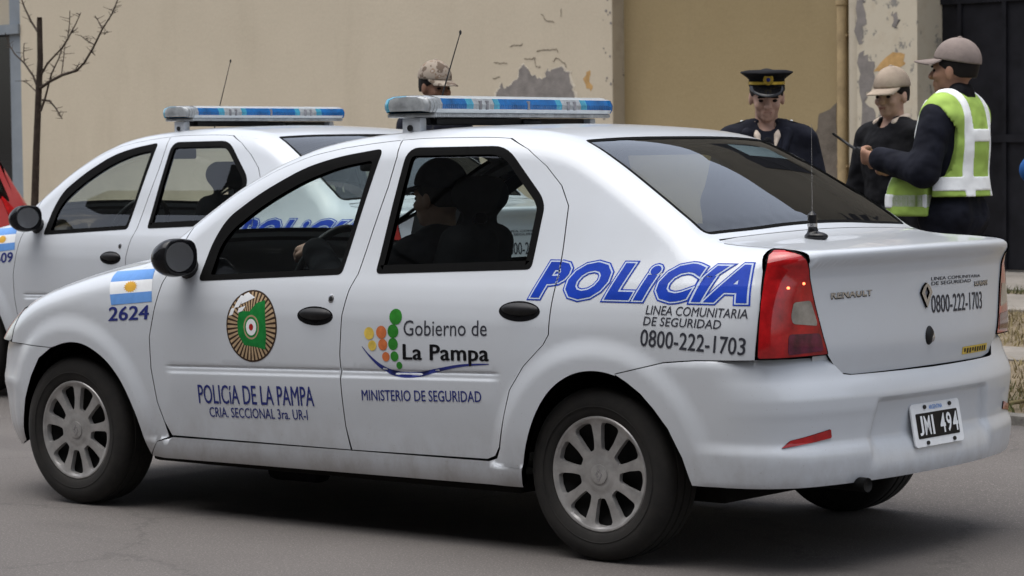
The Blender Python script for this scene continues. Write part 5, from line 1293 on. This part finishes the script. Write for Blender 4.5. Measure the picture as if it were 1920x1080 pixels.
def copy_tree(o, parent, ok):
    c = o.copy(); COL.objects.link(c); c.parent = parent
    for ch in list(o.children):
        if ok(ch): copy_tree(ch, c, ok)
    return c
drop = ('number_plate', 'unit_number', 'unit_number.001')
car2 = copy_tree(car, None, lambda ch: ch.name.split('.')[0] not in ('number_plate', 'unit_number', 'badge', 'badge_rays', 'badge_field', 'badge_centre', 'badge_scroll'))
car2.location = (-3.7813, 2.6494, .0537); car2.rotation_euler = (0, 0, R(-5.03)); car2['label'] = 'farther white police car half hidden behind the nearer one, by the bare tree'
letters('unit_number', '2609', (.258, .750), (.484, .764), (.262, .803), M['navy_text'], child(car2, 'front_fender')[0], bold=.022, cell=.02)

# driver of the nearer car
pd, dd = person((1.57, -.37, -.37), R(180), 'person in dark cap driving the nearer police car, hand on the steering wheel', H=1.72, skin='skin', sit=True, yaw=R(0), jacket='black_cloth', trousers='black_cloth', cap=('navy', 0., .08), lean=.05,
                arms={-1: ((.28, -.28, 1.15), (.55, -.20, 1.22), (1, .1, .2), (0, .6, -.8), .75), 1: ((.26, .29, 1.25), (.535, .15, 1.43), (1, -.25, .10), (.2, -.35, -.9), .75)})
# ---------------------------------------------------------------- red hatchback at the left edge, parked by the wall
PX_SEDAN = PX
HPOS = tuple(np.array((-10.30, 7.51, VZ-.01)) - np.array(Matrix.Rotation(-TH, 3, 'Z') @ Vector((2.95, .59, 0))))
PX = pchip([(-1.0, .42), (-.93, .57), (-.88, .675), (-.78, .755), (-.6, .845), (-.1, .973), (.12, 1.02), (.40, 1.195), (.8, 1.378), (1.25, 1.475), (1.75, 1.505), (2.3, 1.500), (2.70, 1.475), (2.82, 1.445), (2.89, 1.39), (3.00, 1.17), (3.10, .97), (3.15, .85), (3.24, .62), (3.4, .2)])
red = empty('hatchback_car', HPOS, -TH, label='red hatchback parked by the cream wall at the left edge', cat='car')
hb_side = [(.46, .235), (2.318, .246)] + ARCH_R + [(2.846, .59), (2.953, .478), (3.002, .384), (3.029, .298), (3.12, .33), (3.14, .70), (3.06, .92), (2.94, 1.16), (2.82, 1.34), (2.6, 1.40), (1.6, 1.43), (1.25, 1.40), (.85, 1.22), (.60, 1.03), (.30, .96), (-.30, .82), (-.45, .70), (-.42, .3), (-.36, .235), (-.294, .411), (-.173, .586)] + ARCH_F
hw = [round_poly(l, .04) for l in ([(.80, .96), (1.46, .97), (1.49, 1.36), (1.25, 1.33), (.98, 1.2)], [(1.56, .97), (2.28, .98), (2.28, 1.37), (1.58, 1.37)], [(2.38, .99), (2.76, 1.02), (2.66, 1.30), (2.38, 1.36)])]
for mir in (False, True):
    panel('body' if not mir else 'body_side', hb_side, M['red_paint'], red, holes=hw, step=.04, thick=.03, mirror=mir)
    for w_ in hw: panel('window_glass', offset_poly(w_, .002), M['rear_glass'], red, step=.07, off=-.006, rim=False, mirror=mir)
rwn = round_poly([(2.845, -.52), (2.86, 0), (2.845, .52), (2.95, .57), (3.07, .61), (3.09, 0), (3.07, -.61), (2.95, -.57)], [.02, .1, .02, .05, .02, .1, .02, .05])
wsn = round_poly([(.22+.52*y*y, y) for y in np.linspace(-.58, .58, 9)] + [(1.0, .50), (1.05, 0), (1.0, -.50)], .02)
top_o = [(-.55, -.60), (-.2, -.70), (.4, -.66), (.9, -.60), (1.3, -.585), (2.6, -.57), (2.85, -.60), (3.0, -.66), (3.10, -.68), (3.125, 0), (3.10, .68), (3.0, .66), (2.85, .60), (2.6, .57), (1.3, .585), (.9, .60), (.4, .66), (-.2, .70), (-.55, .60), (-.75, 0)]
panel('roof', top_o, M['red_paint'], red, fam=fam_top, holes=[rwn, wsn], step=.03, thick=.02)
panel('rear_window', offset_poly(rwn, .001), M['rear_glass'], red, fam=fam_top, step=.04, off=-.004, rim=False)
panel('windshield', offset_poly(wsn, .002), M['glass'], red, fam=fam_top, step=.08, off=-.004, rim=False)
panel('rear_bumper', [(.38, .29), (2.62, .29), (2.62, .90), (.38, .90)], M['red_paint'], red, fam=fam_rear, step=.05, thick=.03)
for mir in (False, True): panel('tail_light', round_poly([(.50, .72), (.80, .72), (.80, .95), (.52, .97)], .02), M['tail_red'], red, fam=fam_rear, step=.03, off=.004, thick=.01, mirror=mir)
for x, y in ((0, -.735), (2.63, -.735), (0, .735), (2.63, .735)): wheel(red, x, y)
mb = MB(); mb.box((-.45, -.6, .2), (3.0, .6, .3), .02); mb.box((1.3, -.6, .3), (2.7, .6, .62), .03); mb.build('underbody', M['under'], red)
PX = PX_SEDAN
